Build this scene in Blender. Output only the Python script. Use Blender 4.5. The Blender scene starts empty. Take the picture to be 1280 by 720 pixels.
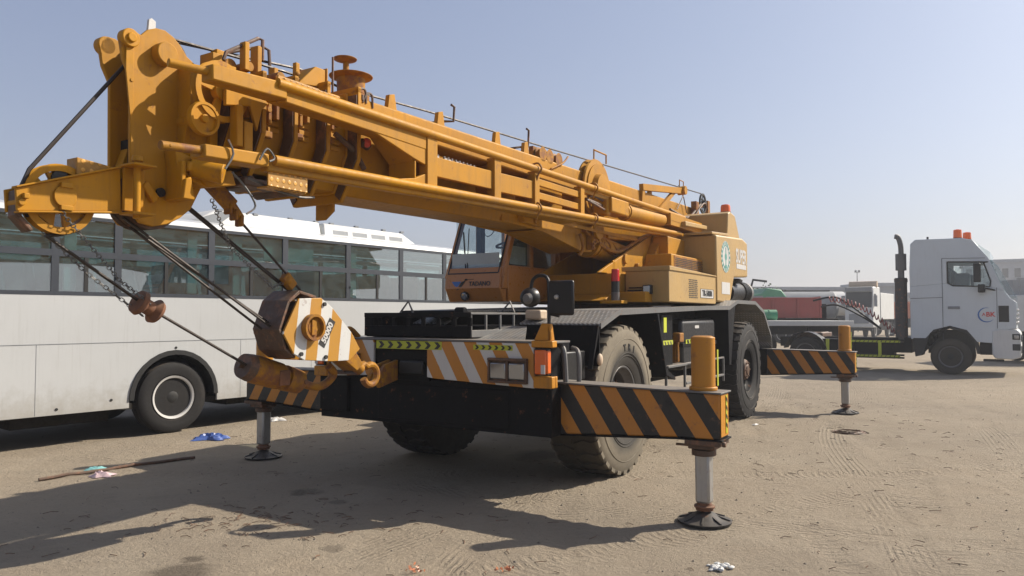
import bpy, math, random
import numpy as np
from mathutils import Vector, Matrix
R = math.radians
random.seed(7); np.random.seed(7)
sc = bpy.context.scene
COL = sc.collection

# ---------------------------------------------------------------- camera
CAMH = 1.7
cam_d = bpy.data.cameras.new('camera'); cam = bpy.data.objects.new('camera', cam_d); COL.objects.link(cam)
cam.location = (0, 0, CAMH); cam.rotation_euler = (R(90 + 2.146), 0, 0)
cam_d.sensor_width = 36; cam_d.lens = 36 * 934 / 1280; cam_d.clip_end = 3000; cam_d.clip_start = .05
sc.camera = cam

# ---------------------------------------------------------------- sun and sky
SUN_EL = R(38.5); SX, SY = .94, .34
SUN_AZ = math.atan2(SX, SY)                     # clockwise from +Y
w = bpy.data.worlds.new('World'); sc.world = w; w.use_nodes = True
nt = w.node_tree; nt.nodes.clear()
sky = nt.nodes.new('ShaderNodeTexSky'); sky.sky_type = 'NISHITA'; sky.sun_disc = False
sky.sun_elevation = SUN_EL; sky.sun_rotation = SUN_AZ
sky.air_density = 1.0; sky.dust_density = 3.2; sky.ozone_density = 2.2; sky.altitude = 0
bg = nt.nodes.new('ShaderNodeBackground'); bg.inputs[1].default_value = .076
hs = nt.nodes.new('ShaderNodeHueSaturation'); hs.inputs['Saturation'].default_value = .62
tint = nt.nodes.new('ShaderNodeMix'); tint.data_type = 'RGBA'; tint.blend_type = 'MULTIPLY'
tint.inputs[0].default_value = 1; tint.inputs[7].default_value = (.674, .711, .744, 1)
wo = nt.nodes.new('ShaderNodeOutputWorld')
nt.links.new(sky.outputs[0], hs.inputs['Color']); nt.links.new(hs.outputs[0], tint.inputs[6])
# dusty air: an even veil plus a paler band towards the horizon
add1 = nt.nodes.new('ShaderNodeMix'); add1.data_type = 'RGBA'; add1.blend_type = 'ADD'; add1.inputs[0].default_value = 1; add1.inputs[7].default_value = (1.02, 1.25, 2.09, 1)
tcw = nt.nodes.new('ShaderNodeTexCoord'); spw = nt.nodes.new('ShaderNodeSeparateXYZ'); nt.links.new(tcw.outputs['Generated'], spw.inputs[0])
om = nt.nodes.new('ShaderNodeMath'); om.operation = 'SUBTRACT'; om.inputs[0].default_value = 1; om.use_clamp = True; nt.links.new(spw.outputs[2], om.inputs[1])
pw = nt.nodes.new('ShaderNodeMath'); pw.operation = 'POWER'; pw.inputs[1].default_value = 6; nt.links.new(om.outputs[0], pw.inputs[0])
add2 = nt.nodes.new('ShaderNodeMix'); add2.data_type = 'RGBA'; add2.blend_type = 'ADD'; add2.inputs[7].default_value = (1.7, 1.25, .4, 1)
nt.links.new(pw.outputs[0], add2.inputs[0]); nt.links.new(tint.outputs[2], add1.inputs[6]); nt.links.new(add1.outputs[2], add2.inputs[6]); nt.links.new(add2.outputs[2], bg.inputs[0]); nt.links.new(bg.outputs[0], wo.inputs[0])
sl = bpy.data.lights.new('sun', 'SUN'); so = bpy.data.objects.new('sun', sl); COL.objects.link(so)
sl.energy = 5.0; sl.angle = R(.55); sl.color = (1, .91, .78)
sdir = Vector((SX * math.cos(SUN_EL), SY * math.cos(SUN_EL), math.sin(SUN_EL))).normalized()
so.rotation_euler = sdir.to_track_quat('Z', 'Y').to_euler(); so.location = (20, 5, 30)
sc.view_settings.view_transform = 'Standard'; sc.view_settings.look = 'None'
sc.view_settings.exposure = .60; sc.view_settings.gamma = 1

# ---------------------------------------------------------------- materials
class NT:
    def __init__(s, name):
        s.m = bpy.data.materials.new(name); s.m.use_nodes = True; s.t = s.m.node_tree
        s.b = s.t.nodes['Principled BSDF']; s.out = s.t.nodes['Material Output']
        s.tc = s.t.nodes.new('ShaderNodeTexCoord')
    def n(s, typ, **k):
        o = s.t.nodes.new(typ)
        for a, v in k.items(): setattr(o, a, v)
        return o
    def l(s, a, b): s.t.links.new(a, b)
    def noise(s, scale, detail=4, rough=.55, vec=None, stretch=None, dist=0):
        n = s.n('ShaderNodeTexNoise'); n.inputs['Scale'].default_value = scale; n.inputs['Detail'].default_value = detail
        n.inputs['Roughness'].default_value = rough; n.inputs['Distortion'].default_value = dist
        v = vec or s.tc.outputs['Object']
        if stretch:
            mp = s.n('ShaderNodeMapping'); mp.inputs['Scale'].default_value = stretch; s.l(v, mp.inputs[0]); v = mp.outputs[0]
        s.l(v, n.inputs['Vector']); return n.outputs['Fac']
    def ramp(s, fac, a, b, ca=0., cb=1.):
        r = s.n('ShaderNodeMapRange'); r.inputs[1].default_value = a; r.inputs[2].default_value = b
        r.inputs[3].default_value = ca; r.inputs[4].default_value = cb; s.l(fac, r.inputs[0]); return r.outputs[0]
    def math(s, op, a, b=None, clamp=False):
        m = s.n('ShaderNodeMath', operation=op, use_clamp=clamp)
        for i, x in enumerate((a, b)):
            if x is None: continue
            if isinstance(x, (int, float)): m.inputs[i].default_value = x
            else: s.l(x, m.inputs[i])
        return m.outputs[0]
    def mix(s, fac, a, b):
        m = s.n('ShaderNodeMix', data_type='RGBA')
        for i, x in ((0, fac), (6, a), (7, b)):
            if isinstance(x, (int, float)): m.inputs[i].default_value = x
            elif isinstance(x, tuple): m.inputs[i].default_value = (*x, 1)
            else: s.l(x, m.inputs[i])
        return m.outputs[2]
    def sep(s, v): o = s.n('ShaderNodeSeparateXYZ'); s.l(v, o.inputs[0]); return o.outputs
    def bump(s, h, strength=.3, dist=.01):
        b = s.n('ShaderNodeBump'); b.inputs['Strength'].default_value = strength; b.inputs['Distance'].default_value = dist
        s.l(h, b.inputs['Height']); s.l(b.outputs[0], s.b.inputs['Normal'])
    def upness(s):
        g = s.n('ShaderNodeNewGeometry'); z = s.sep(g.outputs['Normal'])[2]
        return s.ramp(z, .35, .95)

DUST = (.31, .25, .18)
def surf(name, col, rough=.5, metal=0, dust=.35, grime=.3, rust=0., bump=.08, var=.12, extra=None, coat=0, dustcol=DUST, spec=.5):
    m = NT(name)
    big = m.noise(1.7, 5, .6); fine = m.noise(23, 6, .65); streak = m.noise(6, 5, .6, stretch=(3, 3, .35))
    base = col if not callable(col) else col(m)
    lo = m.n('ShaderNodeHueSaturation'); lo.inputs['Value'].default_value = 1 - var * 1.6; lo.inputs['Saturation'].default_value = .95
    if isinstance(base, tuple): lo.inputs['Color'].default_value = (*base, 1)
    else: m.l(base, lo.inputs['Color'])
    c = m.mix(m.ramp(big, .35, .7), base, lo.outputs[0])
    if grime: 
        g = m.math('MULTIPLY', m.ramp(streak, .52, .78), grime)
        c = m.mix(g, c, (.07, .05, .035))
    if rust:
        rs = m.ramp(m.noise(9, 8, .7), .62 - .22 * rust, .72 - .16 * rust)
        c = m.mix(m.math('MULTIPLY', rs, min(1, .6 + rust)), c, m.mix(fine, (.11, .045, .02), (.26, .11, .05)))
    if dust:
        d = m.math('ADD', m.math('MULTIPLY', m.upness(), dust), m.math('MULTIPLY', m.ramp(m.noise(3.1, 7, .7), .5, .85), dust * .4), clamp=True)
        c = m.mix(d, c, dustcol)
    m.l(c, m.b.inputs['Base Color'])
    m.l(m.ramp(fine, .3, .7, rough - .07, rough + .16), m.b.inputs['Roughness'])
    m.b.inputs['Metallic'].default_value = metal
    m.b.inputs['Specular IOR Level'].default_value = spec
    if coat: m.b.inputs['Coat Weight'].default_value = coat; m.b.inputs['Coat Roughness'].default_value = .15
    if bump: m.bump(fine, bump, .004)
    return m.m

def tread(name, col, metal, dust):
    m = NT(name)
    o = m.sep(m.tc.outputs['Object'])
    def dia(a, b):
        s1 = m.math('SINE', m.math('MULTIPLY', m.math('ADD', a, b), 62.)); s2 = m.math('SINE', m.math('MULTIPLY', m.math('SUBTRACT', a, b), 62.))
        return m.math('MULTIPLY', s1, s2)
    xy = m.math('ADD', o[1], o[2])
    h = m.ramp(dia(o[0], xy), .25, .7)
    fine = m.noise(30, 5, .6)
    c = m.mix(m.ramp(m.noise(4, 6, .7), .4, .7), col, tuple(x * .55 for x in col))
    c = m.mix(m.math('MULTIPLY', m.ramp(m.noise(7, 7, .7), .4, .75), dust), c, DUST)
    c = m.mix(m.math('MULTIPLY', m.ramp(h, .3, .8, .0, 1), .55), c, tuple(min(1, x * 1.9 + .05) for x in col))
    m.l(c, m.b.inputs['Base Color']); m.b.inputs['Metallic'].default_value = metal
    m.l(m.ramp(fine, .3, .7, .4, .62), m.b.inputs['Roughness']); m.bump(h, .7, .004); return m.m

def stripes(name, ca, cb, ax, period, slope, phase=0., duty=.5, **k):
    def f(m):
        o = m.sep(m.tc.outputs['Object'])
        u = o['XYZ'.index(ax[-1])]; u = m.math('ABSOLUTE', u) if ax[0] == '|' else u
        v = m.math('ADD', u, m.math('MULTIPLY', o[2], slope))
        v = m.math('FRACT', m.math('ADD', m.math('DIVIDE', v, period), phase + 100))
        wob = m.math('MULTIPLY', m.math('SUBTRACT', m.noise(60, 3), .5), .03)
        e = m.math('GREATER_THAN', m.math('ADD', v, wob), duty)
        return m.mix(e, ca, cb)
    return surf(name, f, **k)

YEL = (.45, .205, .003)
M = {}
M['paint'] = surf('yellow_paint', YEL, .52, dust=.02, spec=.2, grime=.3, rust=.12, var=.16, bump=.1)
M['paint_faded'] = surf('faded_yellow_paint', (.40, .25, .075), .5, dust=.2, grime=.15, rust=.05, var=.1)
M['paint_rust'] = surf('worn_yellow_paint', (.37, .165, .008), .6, spec=.2, dust=.05, grime=.5, rust=.75, var=.2, bump=.3)
M['paint_cab'] = surf('cab_orange_paint', (.40, .145, .014), .3, dust=.08, grime=.2, rust=.0, var=.08, coat=.3)
M['paint_bright'] = surf('bright_yellow_paint', (.50, .205, .003), .45, spec=.3, dust=.08, grime=.35, rust=.15)
M['black'] = surf('black_chassis_paint', (.0045, .0045, .006), .55, dust=.01, spec=.12, grime=.0, rust=.05, bump=.15, var=.2)
M['black_clean'] = surf('satin_black', (.009, .009, .010), .38, dust=.04, spec=.35, grime=0, bump=.05)
M['dark_void'] = surf('dark_interior', (.01, .008, .006), .8, dust=.1, grime=0)
M['steel'] = surf('bare_steel', (.42, .41, .39), .38, metal=.6, dust=.25, grime=.3, rust=.1)
M['galv'] = surf('dull_grey_steel', (.13, .13, .13), .55, metal=.3, dust=.35, grime=.2, rust=.15)
M['rust'] = surf('rusty_steel', (.14, .06, .03), .8, dust=.25, grime=.5, rust=.8, bump=.4)
M['pad'] = surf('dark_steel_pad', (.035, .035, .036), .5, metal=.3, dust=.14, grime=.2, rust=.15, bump=.3)
M['muffler'] = surf('heat_darkened_steel', (.055, .05, .048), .6, metal=.2, dust=.1, grime=.3, rust=.35)
M['greasy'] = surf('greasy_brown_steel', (.085, .045, .025), .55, dust=.15, grime=.5, rust=.5, bump=.4)
M['rope'] = surf('greased_wire_rope', (.035, .025, .02), .5, dust=.15, grime=0, metal=.3)
M['tread'] = tread('grey_tread_plate', (.17, .17, .165), .25, .5)
M['tread_y'] = tread('yellow_tread_plate', (.40, .19, .01), 0, .1)
M['tyre_dusty'] = surf('dusty_tyre_rubber', (.185, .155, .115), .85, dust=.0, grime=.0, bump=.3, var=.35, rust=0, spec=.2,)
def tyre_col(m):
    o = m.sep(m.tc.outputs['Object']); r = m.math('SQRT', m.math('ADD', m.math('MULTIPLY', o[0], o[0]), m.math('MULTIPLY', o[2], o[2])))
    inner = m.ramp(m.math('ADD', r, m.math('MULTIPLY', m.math('SUBTRACT', m.noise(7, 5), .5), .10)), .50, .60)
    c = m.mix(inner, (.065, .06, .053), (.20, .172, .128))
    tr = m.ramp(m.math('ABSOLUTE', o[1]), .24, .28)
    c = m.mix(tr, (.06, .052, .042), c)
    return m.mix(m.ramp(m.noise(40, 4), .5, .8, 0, .4), c, (.10, .085, .065))
M['tyre_dusty'] = surf('dusty_tyre_rubber', tyre_col, .85, dust=.0, grime=.0, bump=.3, var=.2, rust=0, spec=.2)
M['tyre'] = surf('black_tyre_rubber', (.022, .021, .021), .75, dust=.22, grime=0, bump=.2, var=.2, dustcol=(.25, .2, .15), spec=.25)
def bus_col(m):   # road dust and splashes thicker towards the sills
    z = m.sep(m.tc.outputs['Object'])[2]; k = m.ramp(m.math('ADD', z, m.math('MULTIPLY', m.noise(5, 7, .75), .9)), .85, 1.25, .55, 0)
    c = m.mix(k, (.49, .50, .50), (.27, .24, .19)); st = m.math('MULTIPLY', m.ramp(m.noise(9, 5, .6, stretch=(2.5, 2.5, .12)), .56, .75), .22)
    return m.mix(st, c, (.24, .23, .20))
M['white'] = surf('white_bus_paint', bus_col, .35, dust=.08, grime=.05, var=.03, bump=.02, coat=.3)
M['white_old'] = surf('weathered_white_paint', (.55, .56, .55), .45, dust=.18, grime=.15, var=.06, bump=.04)
M['silver'] = surf('silver_white_paint', (.52, .57, .60), .35, dust=.1, grime=.08, var=.04, bump=.02, coat=.4)
M['red'] = surf('faded_red_paint', (.30, .055, .045), .55, dust=.25, grime=.3, rust=.25)
M['green'] = surf('green_paint', (.06, .28, .15), .5, dust=.25, grime=.2)
M['blue'] = surf('blue_plastic', (.03, .09, .34), .4, dust=.1, grime=0)
M['teal'] = surf('teal_fabric', (.16, .42, .42), .8, dust=.1, grime=0)
M['pink'] = surf('pale_pink_plastic', (.52, .38, .40), .6, dust=.1, grime=0)
M['grey'] = surf('grey_cladding', (.22, .235, .25), .6, dust=.1, grime=.1)
M['beige'] = surf('beige_paint', (.5, .38, .26), .6, dust=.3, grime=.3)
M['orange_red'] = surf('orange_red_paint', (.45, .12, .05), .6, dust=.2)
M['decal_white'] = surf('white_decal', (.52, .51, .49), .5, dust=.15, grime=.1, bump=0)
M['decal_black'] = surf('black_decal', (.02, .02, .02), .5, dust=.05, grime=0, bump=0)
M['decal_green'] = surf('green_decal', (.06, .26, .22), .5, dust=.15, grime=0, bump=0)
M['decal_blue'] = surf('blue_decal', (.04, .14, .42), .5, dust=.05, grime=0, bump=0)
M['decal_red'] = surf('red_decal', (.55, .06, .05), .5, dust=.05, grime=0, bump=0)
M['neon'] = surf('neon_yellow_tape', (.46, .50, .015), .45, dust=.08, grime=.1, bump=0)
M['seat'] = surf('seat_fabric', (.055, .075, .085), .9, dust=0, grime=0)
M['interior'] = surf('grey_interior_lining', (.42, .46, .46), .8, dust=0, grime=0)
M['frame_dark'] = surf('dark_window_frame', (.035, .042, .055), .45, dust=.08, grime=0)
M['rubber'] = surf('black_rubber', (.012, .012, .012), .6, dust=.05, grime=0)
M['concrete'] = surf('grey_rendered_wall', (.33, .34, .35), .85, dust=.1, grime=.15)
M['roofing'] = surf('grey_roofing', (.26, .28, .31), .8, dust=.1, grime=.1)
M['stripe_beam'] = stripes('orange_and_black_stripes', (.009, .009, .009), (.50, .185, .006), '|Y', .305, .65, .287, .5, rough=.45, dust=.10, grime=.2, rust=.16, var=.12)
M['stripe_front'] = stripes('orange_and_white_stripes', (.47, .185, .010), (.54, .54, .52), 'Y', .285, .58, .27, .5, rough=.45, dust=.08, grime=.1, var=.05)
M['stripe_block'] = stripes('white_and_yellow_block_stripes', (.54, .54, .52), (.42, .20, .012), 'X', .24, .12, -.067, .5, rough=.45, dust=.1, grime=.12, rust=.02, var=.05)

def glass(name, tint, refl=.12, rough=.02):
    m = NT(name); t = m.t; t.nodes.remove(m.b)
    tr = m.n('ShaderNodeBsdfTransparent'); tr.inputs[0].default_value = (*tint, 1)
    gl = m.n('ShaderNodeBsdfGlossy'); gl.inputs['Roughness'].default_value = rough; gl.inputs[0].default_value = (.9, .95, 1, 1)
    df = m.n('ShaderNodeBsdfDiffuse'); df.inputs[0].default_value = (.24, .34, .36, 1)
    lw = m.n('ShaderNodeLayerWeight'); lw.inputs[0].default_value = .35
    mx = m.n('ShaderNodeMixShader'); m.l(m.ramp(lw.outputs['Fresnel'], 0, 1, refl, 1), mx.inputs[0]); m.l(tr.outputs[0], mx.inputs[1]); m.l(gl.outputs[0], mx.inputs[2])
    m2 = m.n('ShaderNodeMixShader'); m.l(m.ramp(m.noise(5, 6, .7), .35, .8, .05, .22), m2.inputs[0])
    m.l(mx.outputs[0], m2.inputs[1]); m.l(df.outputs[0], m2.inputs[2])
    ge = m.n('ShaderNodeNewGeometry'); cl = m.n('ShaderNodeBsdfTransparent'); m3 = m.n('ShaderNodeMixShader'); m.l(ge.outputs['Backfacing'], m3.inputs[0]); m.l(m2.outputs[0], m3.inputs[1]); m.l(cl.outputs[0], m3.inputs[2])
    m.l(m3.outputs[0], m.out.inputs[0]); return m.m
M['bus_glass'] = glass('tinted_bus_glass', (.33, .53, .53), .26)
M['cab_glass'] = glass('clear_cab_glass', (.80, .86, .86), .05)
M['dark_glass'] = glass('dark_tinted_glass', (.10, .14, .16), .12)
def simple(name, col, rough=.3, metal=0, em=None, emc=None, trans=0):
    m = NT(name); b = m.b; b.inputs['Base Color'].default_value = (*col, 1); b.inputs['Roughness'].default_value = rough; b.inputs['Metallic'].default_value = metal
    b.inputs['Transmission Weight'].default_value = trans; return m.m
M['far_window'] = surf('dark_far_window', (.03, .035, .04), .55, dust=0, grime=0, spec=.2)
M['chrome'] = surf('chromed_steel', (.75, .75, .75), .18, metal=1, dust=.12, grime=.1, bump=.02)
M['lens_orange'] = simple('amber_lens', (.85, .16, .02), .25, trans=.25)
M['lens_red'] = simple('red_lens', (.6, .02, .02), .25, trans=.2)
M['lens_clear'] = simple('clear_lens', (.30, .31, .32), .12, metal=.7)
M['mirror'] = simple('mirror_glass', (.8, .8, .82), .05, metal=1)

# ---------------------------------------------------------------- mesh building
class MB:
    def __init__(s): s.v = []; s.f = []; s.T = None; s.cuts = []
    def add(s, vs, fs):
        n = len(s.v); s.cuts.append((n, len(s.f)))
        if s.T is not None: vs = [tuple(s.T @ Vector(p)) for p in vs]
        s.v += [tuple(p) for p in vs]; s.f += [tuple(i + n for i in f) for f in fs]; return s
    def box(s, x0, x1, y0, y1, z0, z1):
        x0, x1 = sorted((x0, x1)); y0, y1 = sorted((y0, y1)); z0, z1 = sorted((z0, z1))
        return s.add([(x, y, z) for z in (z0, z1) for x, y in ((x0, y0), (x1, y0), (x1, y1), (x0, y1))],
                     [(3, 2, 1, 0), (4, 5, 6, 7), (0, 1, 5, 4), (1, 2, 6, 5), (2, 3, 7, 6), (3, 0, 4, 7)])
    def hexa(s, a, b):       # two quads (4 points each)
        return s.add(list(a) + list(b), [(3, 2, 1, 0), (4, 5, 6, 7), (0, 1, 5, 4), (1, 2, 6, 5), (2, 3, 7, 6), (3, 0, 4, 7)])
    def prism(s, pts, ax, a, b):
        def p(u, v, c): return {'y': (u, c, v), 'x': (c, u, v), 'z': (u, v, c)}[ax]
        area = sum(pts[i][0] * pts[(i + 1) % len(pts)][1] - pts[(i + 1) % len(pts)][0] * pts[i][1] for i in range(len(pts)))
        if area < 0: pts = pts[::-1]
        n = len(pts); lo, hi = sorted((a, b))
        if ax == 'y': lo, hi = hi, lo
        vs = [p(u, v, lo) for u, v in pts] + [p(u, v, hi) for u, v in pts]
        return s.add(vs, [tuple(range(n))[::-1], tuple(range(n, 2 * n))] + [(i, (i + 1) % n, n + (i + 1) % n, n + i) for i in range(n)])
    def beam(s, p0, p1, wd, h, up=(0, 0, 1)):    # rectangular bar between two points
        p0, p1 = Vector(p0), Vector(p1); d = (p1 - p0).normalized(); side = d.cross(Vector(up))
        if side.length < 1e-4: side = d.cross(Vector((1, 0, 0)))
        side.normalize(); u = side.cross(d)
        q = lambda c: [c - side * wd / 2 - u * h / 2, c + side * wd / 2 - u * h / 2, c + side * wd / 2 + u * h / 2, c - side * wd / 2 + u * h / 2]
        return s.add(q(p0) + q(p1), [(3, 2, 1, 0), (4, 5, 6, 7), (0, 1, 5, 4), (1, 2, 6, 5), (2, 3, 7, 6), (3, 0, 4, 7)][::1])
    def lathe(s, prof, p0, axis, seg=24, closed=False, cap=True):
        # prof: list of (distance along the axis, radius)
        a = Vector(axis).normalized(); u = a.orthogonal().normalized(); v = a.cross(u); p0 = Vector(p0); vs = []; fs = []
        for t, r in prof:
            for k in range(seg):
                an = 2 * math.pi * k / seg; vs.append(p0 + a * t + (u * math.cos(an) + v * math.sin(an)) * r)
        m = len(prof)
        for i in range(m - 1 + closed):
            j = (i + 1) % m
            for k in range(seg): fs.append((i * seg + k, i * seg + (k + 1) % seg, j * seg + (k + 1) % seg, j * seg + k))
        if cap and not closed: fs += [tuple(range(seg))[::-1], tuple((m - 1) * seg + k for k in range(seg))]
        return s.add(vs, fs)
    def cyl(s, p0, p1, r, r2=None, seg=20):
        d = Vector(p1) - Vector(p0); return s.lathe([(0, r), (d.length, r if r2 is None else r2)], p0, d, seg)
    def tube(s, pts, r, seg=8, smooth=0):
        pts = [Vector(p) for p in pts]
        if smooth:
            o = []
            n = len(pts)
            for i in range(n - 1):
                a, b, c, d = pts[max(i - 1, 0)], pts[i], pts[i + 1], pts[min(i + 2, n - 1)]
                for k in range(smooth):
                    t = k / smooth; o.append(.5 * ((2 * b) + (c - a) * t + (2 * a - 5 * b + 4 * c - d) * t * t + (3 * b - a - 3 * c + d) * t ** 3))
            pts = o + [pts[-1]]
        vs = []; fs = []; u = None
        for i, p in enumerate(pts):
            d = (pts[min(i + 1, len(pts) - 1)] - pts[max(i - 1, 0)]).normalized()
            u = d.orthogonal().normalized() if u is None else (u - d * u.dot(d)).normalized()
            v = d.cross(u)
            for k in range(seg): an = 2 * math.pi * k / seg; vs.append(p + (u * math.cos(an) + v * math.sin(an)) * r)
        for i in range(len(pts) - 1):
            for k in range(seg): fs.append((i * seg + k, i * seg + (k + 1) % seg, (i + 1) * seg + (k + 1) % seg, (i + 1) * seg + k))
        fs += [tuple(range(seg))[::-1], tuple((len(pts) - 1) * seg + k for k in range(seg))]
        return s.add(vs, fs)
    def ring(s, c, axis, r0, r1, th, seg=28):    # flat ring (r0 inner, r1 outer)
        return s.lathe([(-th / 2, r0), (-th / 2, r1), (th / 2, r1), (th / 2, r0)], c, axis, seg, True)
    def ball(s, c, r, seg=16, sc_=(1, 1, 1)):
        prof = [(-math.cos(math.pi * i / 9) , math.sin(math.pi * i / 9) + 1e-4) for i in range(10)]
        vs = []; fs = []
        for t, q in prof:
            for k in range(seg):
                an = 2 * math.pi * k / seg; vs.append((c[0] + r * q * math.cos(an) * sc_[0], c[1] + r * q * math.sin(an) * sc_[1], c[2] + r * t * sc_[2]))
        for i in range(9):
            for k in range(seg): fs.append((i * seg + k, i * seg + (k + 1) % seg, (i + 1) * seg + (k + 1) % seg, (i + 1) * seg + k))
        return s.add(vs, fs)
    def build_each(s, name, mat, parent=None, bev=0, **k):   # every added shape becomes an object of its own
        cs = s.cuts + [(len(s.v), len(s.f))]; out = []
        for (v0, f0), (v1, f1) in zip(cs[:-1], cs[1:]):
            q = MB(); q.v = s.v[v0:v1]; q.f = [tuple(i - v0 for i in f) for f in s.f[f0:f1]]; out.append(q.build(name, mat, parent, bev, **k))
        return out
    def build(s, name, mat, parent=None, bev=0, smooth=True, ang=35):
        me = bpy.data.meshes.new(name); me.from_pydata(s.v, [], s.f); me.validate(); me.update()
        import bmesh
        b = bmesh.new(); b.from_mesh(me); bmesh.ops.recalc_face_normals(b, faces=b.faces); b.to_mesh(me); b.free()
        if smooth:
            me.shade_smooth(); me.set_sharp_from_angle(angle=R(ang))
        me.materials.append(M[mat] if isinstance(mat, str) else mat)
        o = bpy.data.objects.new(name, me); COL.objects.link(o)
        if parent is not None: o.parent = parent
        if bev:
            md = o.modifiers.new('bevel', 'BEVEL'); md.width = bev; md.segments = 2; md.limit_method = 'ANGLE'; md.angle_limit = R(40)
            md.harden_normals = False
        return o
def text(body, size, mat, parent, origin, xa, ya, name='lettering', ext=.003, bold=.0, sx=1.):
    cu = bpy.data.curves.new('tmp', 'FONT'); cu.body = body; cu.size = size; cu.extrude = ext; cu.offset = bold; cu.align_x = 'CENTER'; cu.align_y = 'CENTER'; cu.resolution_u = 3
    t = bpy.data.objects.new('tmp', cu); COL.objects.link(t); bpy.context.view_layer.update()
    me = bpy.data.meshes.new_from_object(t.evaluated_get(bpy.context.evaluated_depsgraph_get())); bpy.data.objects.remove(t); bpy.data.curves.remove(cu)
    X = Vector(xa).normalized(); Y = Vector(ya).normalized(); Z = X.cross(Y); X = X * sx
    me.transform(Matrix(((X.x, Y.x, Z.x, origin[0]), (X.y, Y.y, Z.y, origin[1]), (X.z, Y.z, Z.z, origin[2]), (0, 0, 0, 1))))
    me.materials.clear(); me.materials.append(M[mat]); me.name = name
    o = bpy.data.objects.new(name, me); COL.objects.link(o); o.parent = parent; return o
def tag(o, label=None, cat=None, group=None, kind=None):
    if label: o['label'] = label
    if cat: o['category'] = cat
    if group: o['group'] = group
    if kind: o['kind'] = kind
    return o
def empty(name, loc, rz=0, **k):
    o = bpy.data.objects.new(name, None); COL.objects.link(o); o.location = loc; o.rotation_euler = (0, 0, rz); o.empty_display_size = .3
    return tag(o, **k)
def copy_tree(o, parent=None, mat=None):
    c = o.copy(); COL.objects.link(c); c.parent = parent
    for ch in [x for x in COL.objects if x.parent == o]: copy_tree(ch, c)
    return c
def children(o): return [x for x in COL.objects if x.parent == o]

# ---------------------------------------------------------------- ground
def vnoise(x, y, sc_, seed):
    rs = np.random.RandomState(seed); g = rs.rand(256, 256)
    X = x * sc_; Y = y * sc_; i = np.floor(X).astype(int); j = np.floor(Y).astype(int); fx = X - i; fy = Y - j
    fx = fx * fx * (3 - 2 * fx); fy = fy * fy * (3 - 2 * fy)
    a = g[i % 256, j % 256]; b = g[(i + 1) % 256, j % 256]; c = g[i % 256, (j + 1) % 256]; d = g[(i + 1) % 256, (j + 1) % 256]
    return (a * (1 - fx) + b * fx) * (1 - fy) + (c * (1 - fx) + d * fx) * fy - .5
TRACKS = [((14, 30), (-3.2, 2.2), .5), ((9, 24), (1.2, 1), .5), ((11, 24), (3.0, 1.2), .42), ((16, 16), (-.5, 4.4), .4), ((17, 13), (.5, 2.6), .42),
          ((3.4, 14), (2.3, 1), .3), ((5.3, 15), (5.4, 1), .36), ((20, 9.5), (2.5, 8.6), .35), ((22, 18), (6, 6), .5), ((8, 3), (-7, 6.0), .3), ((-9, 9.5), (9, 4.2), .35), ((13, 30), (6.4, 2), .4),
          ((.2, 8.5), (-.6, 2), .34), ((1.3, 9), (.4, 2), .34), ((4.5, 9), (2.2, 3), .4)]
def ground_h(x, y):
    h = .020 * vnoise(x, y, .45, 1) + .012 * vnoise(x, y, 1.3, 2) + .008 * vnoise(x, y, 3.7, 3) + .006 * vnoise(x, y, 9, 4) + .004 * vnoise(x, y, 19, 5)
    for k, ((ax, ay), (bx, by), wd) in enumerate(TRACKS):
        L = math.hypot(bx - ax, by - ay); dx, dy = (bx - ax) / L, (by - ay) / L
        s = (x - ax) * dx + (y - ay) * dy; u = -(x - ax) * dy + (y - ay) * dx + .5 * np.sin(s * .22 + k) + .15 * np.sin(s * .6 + 2 * k)
        m = np.clip((wd / 2 - np.abs(u)) / .03, 0, 1) * np.clip(vnoise(x, y, .6, 40 + k) * 4 + .9, 0, 1)
        rib = np.where(np.sin(2 * np.pi * (s / .115 + np.abs(u) * 3.)) > .1, 1., 0.); groove = (np.sin(2 * np.pi * u / .085) > .3)
        h += m * (-.011 + .007 * (rib if k % 2 else groove))
        h += .008 * np.exp(-((np.abs(u) - wd / 2) / .035) ** 2) * np.clip(vnoise(x, y, .6, 40 + k) * 4 + .9, 0, 1)
    near = np.clip(1.3 - np.hypot(x - 1, y - 8) / 40, .0, 1)
    return h * near
def axis_pts(c, lo, hi, n, k):
    a, b = math.asinh((lo - c) / k), math.asinh((hi - c) / k); return c + k * np.sinh(np.linspace(a, b, n))
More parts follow.
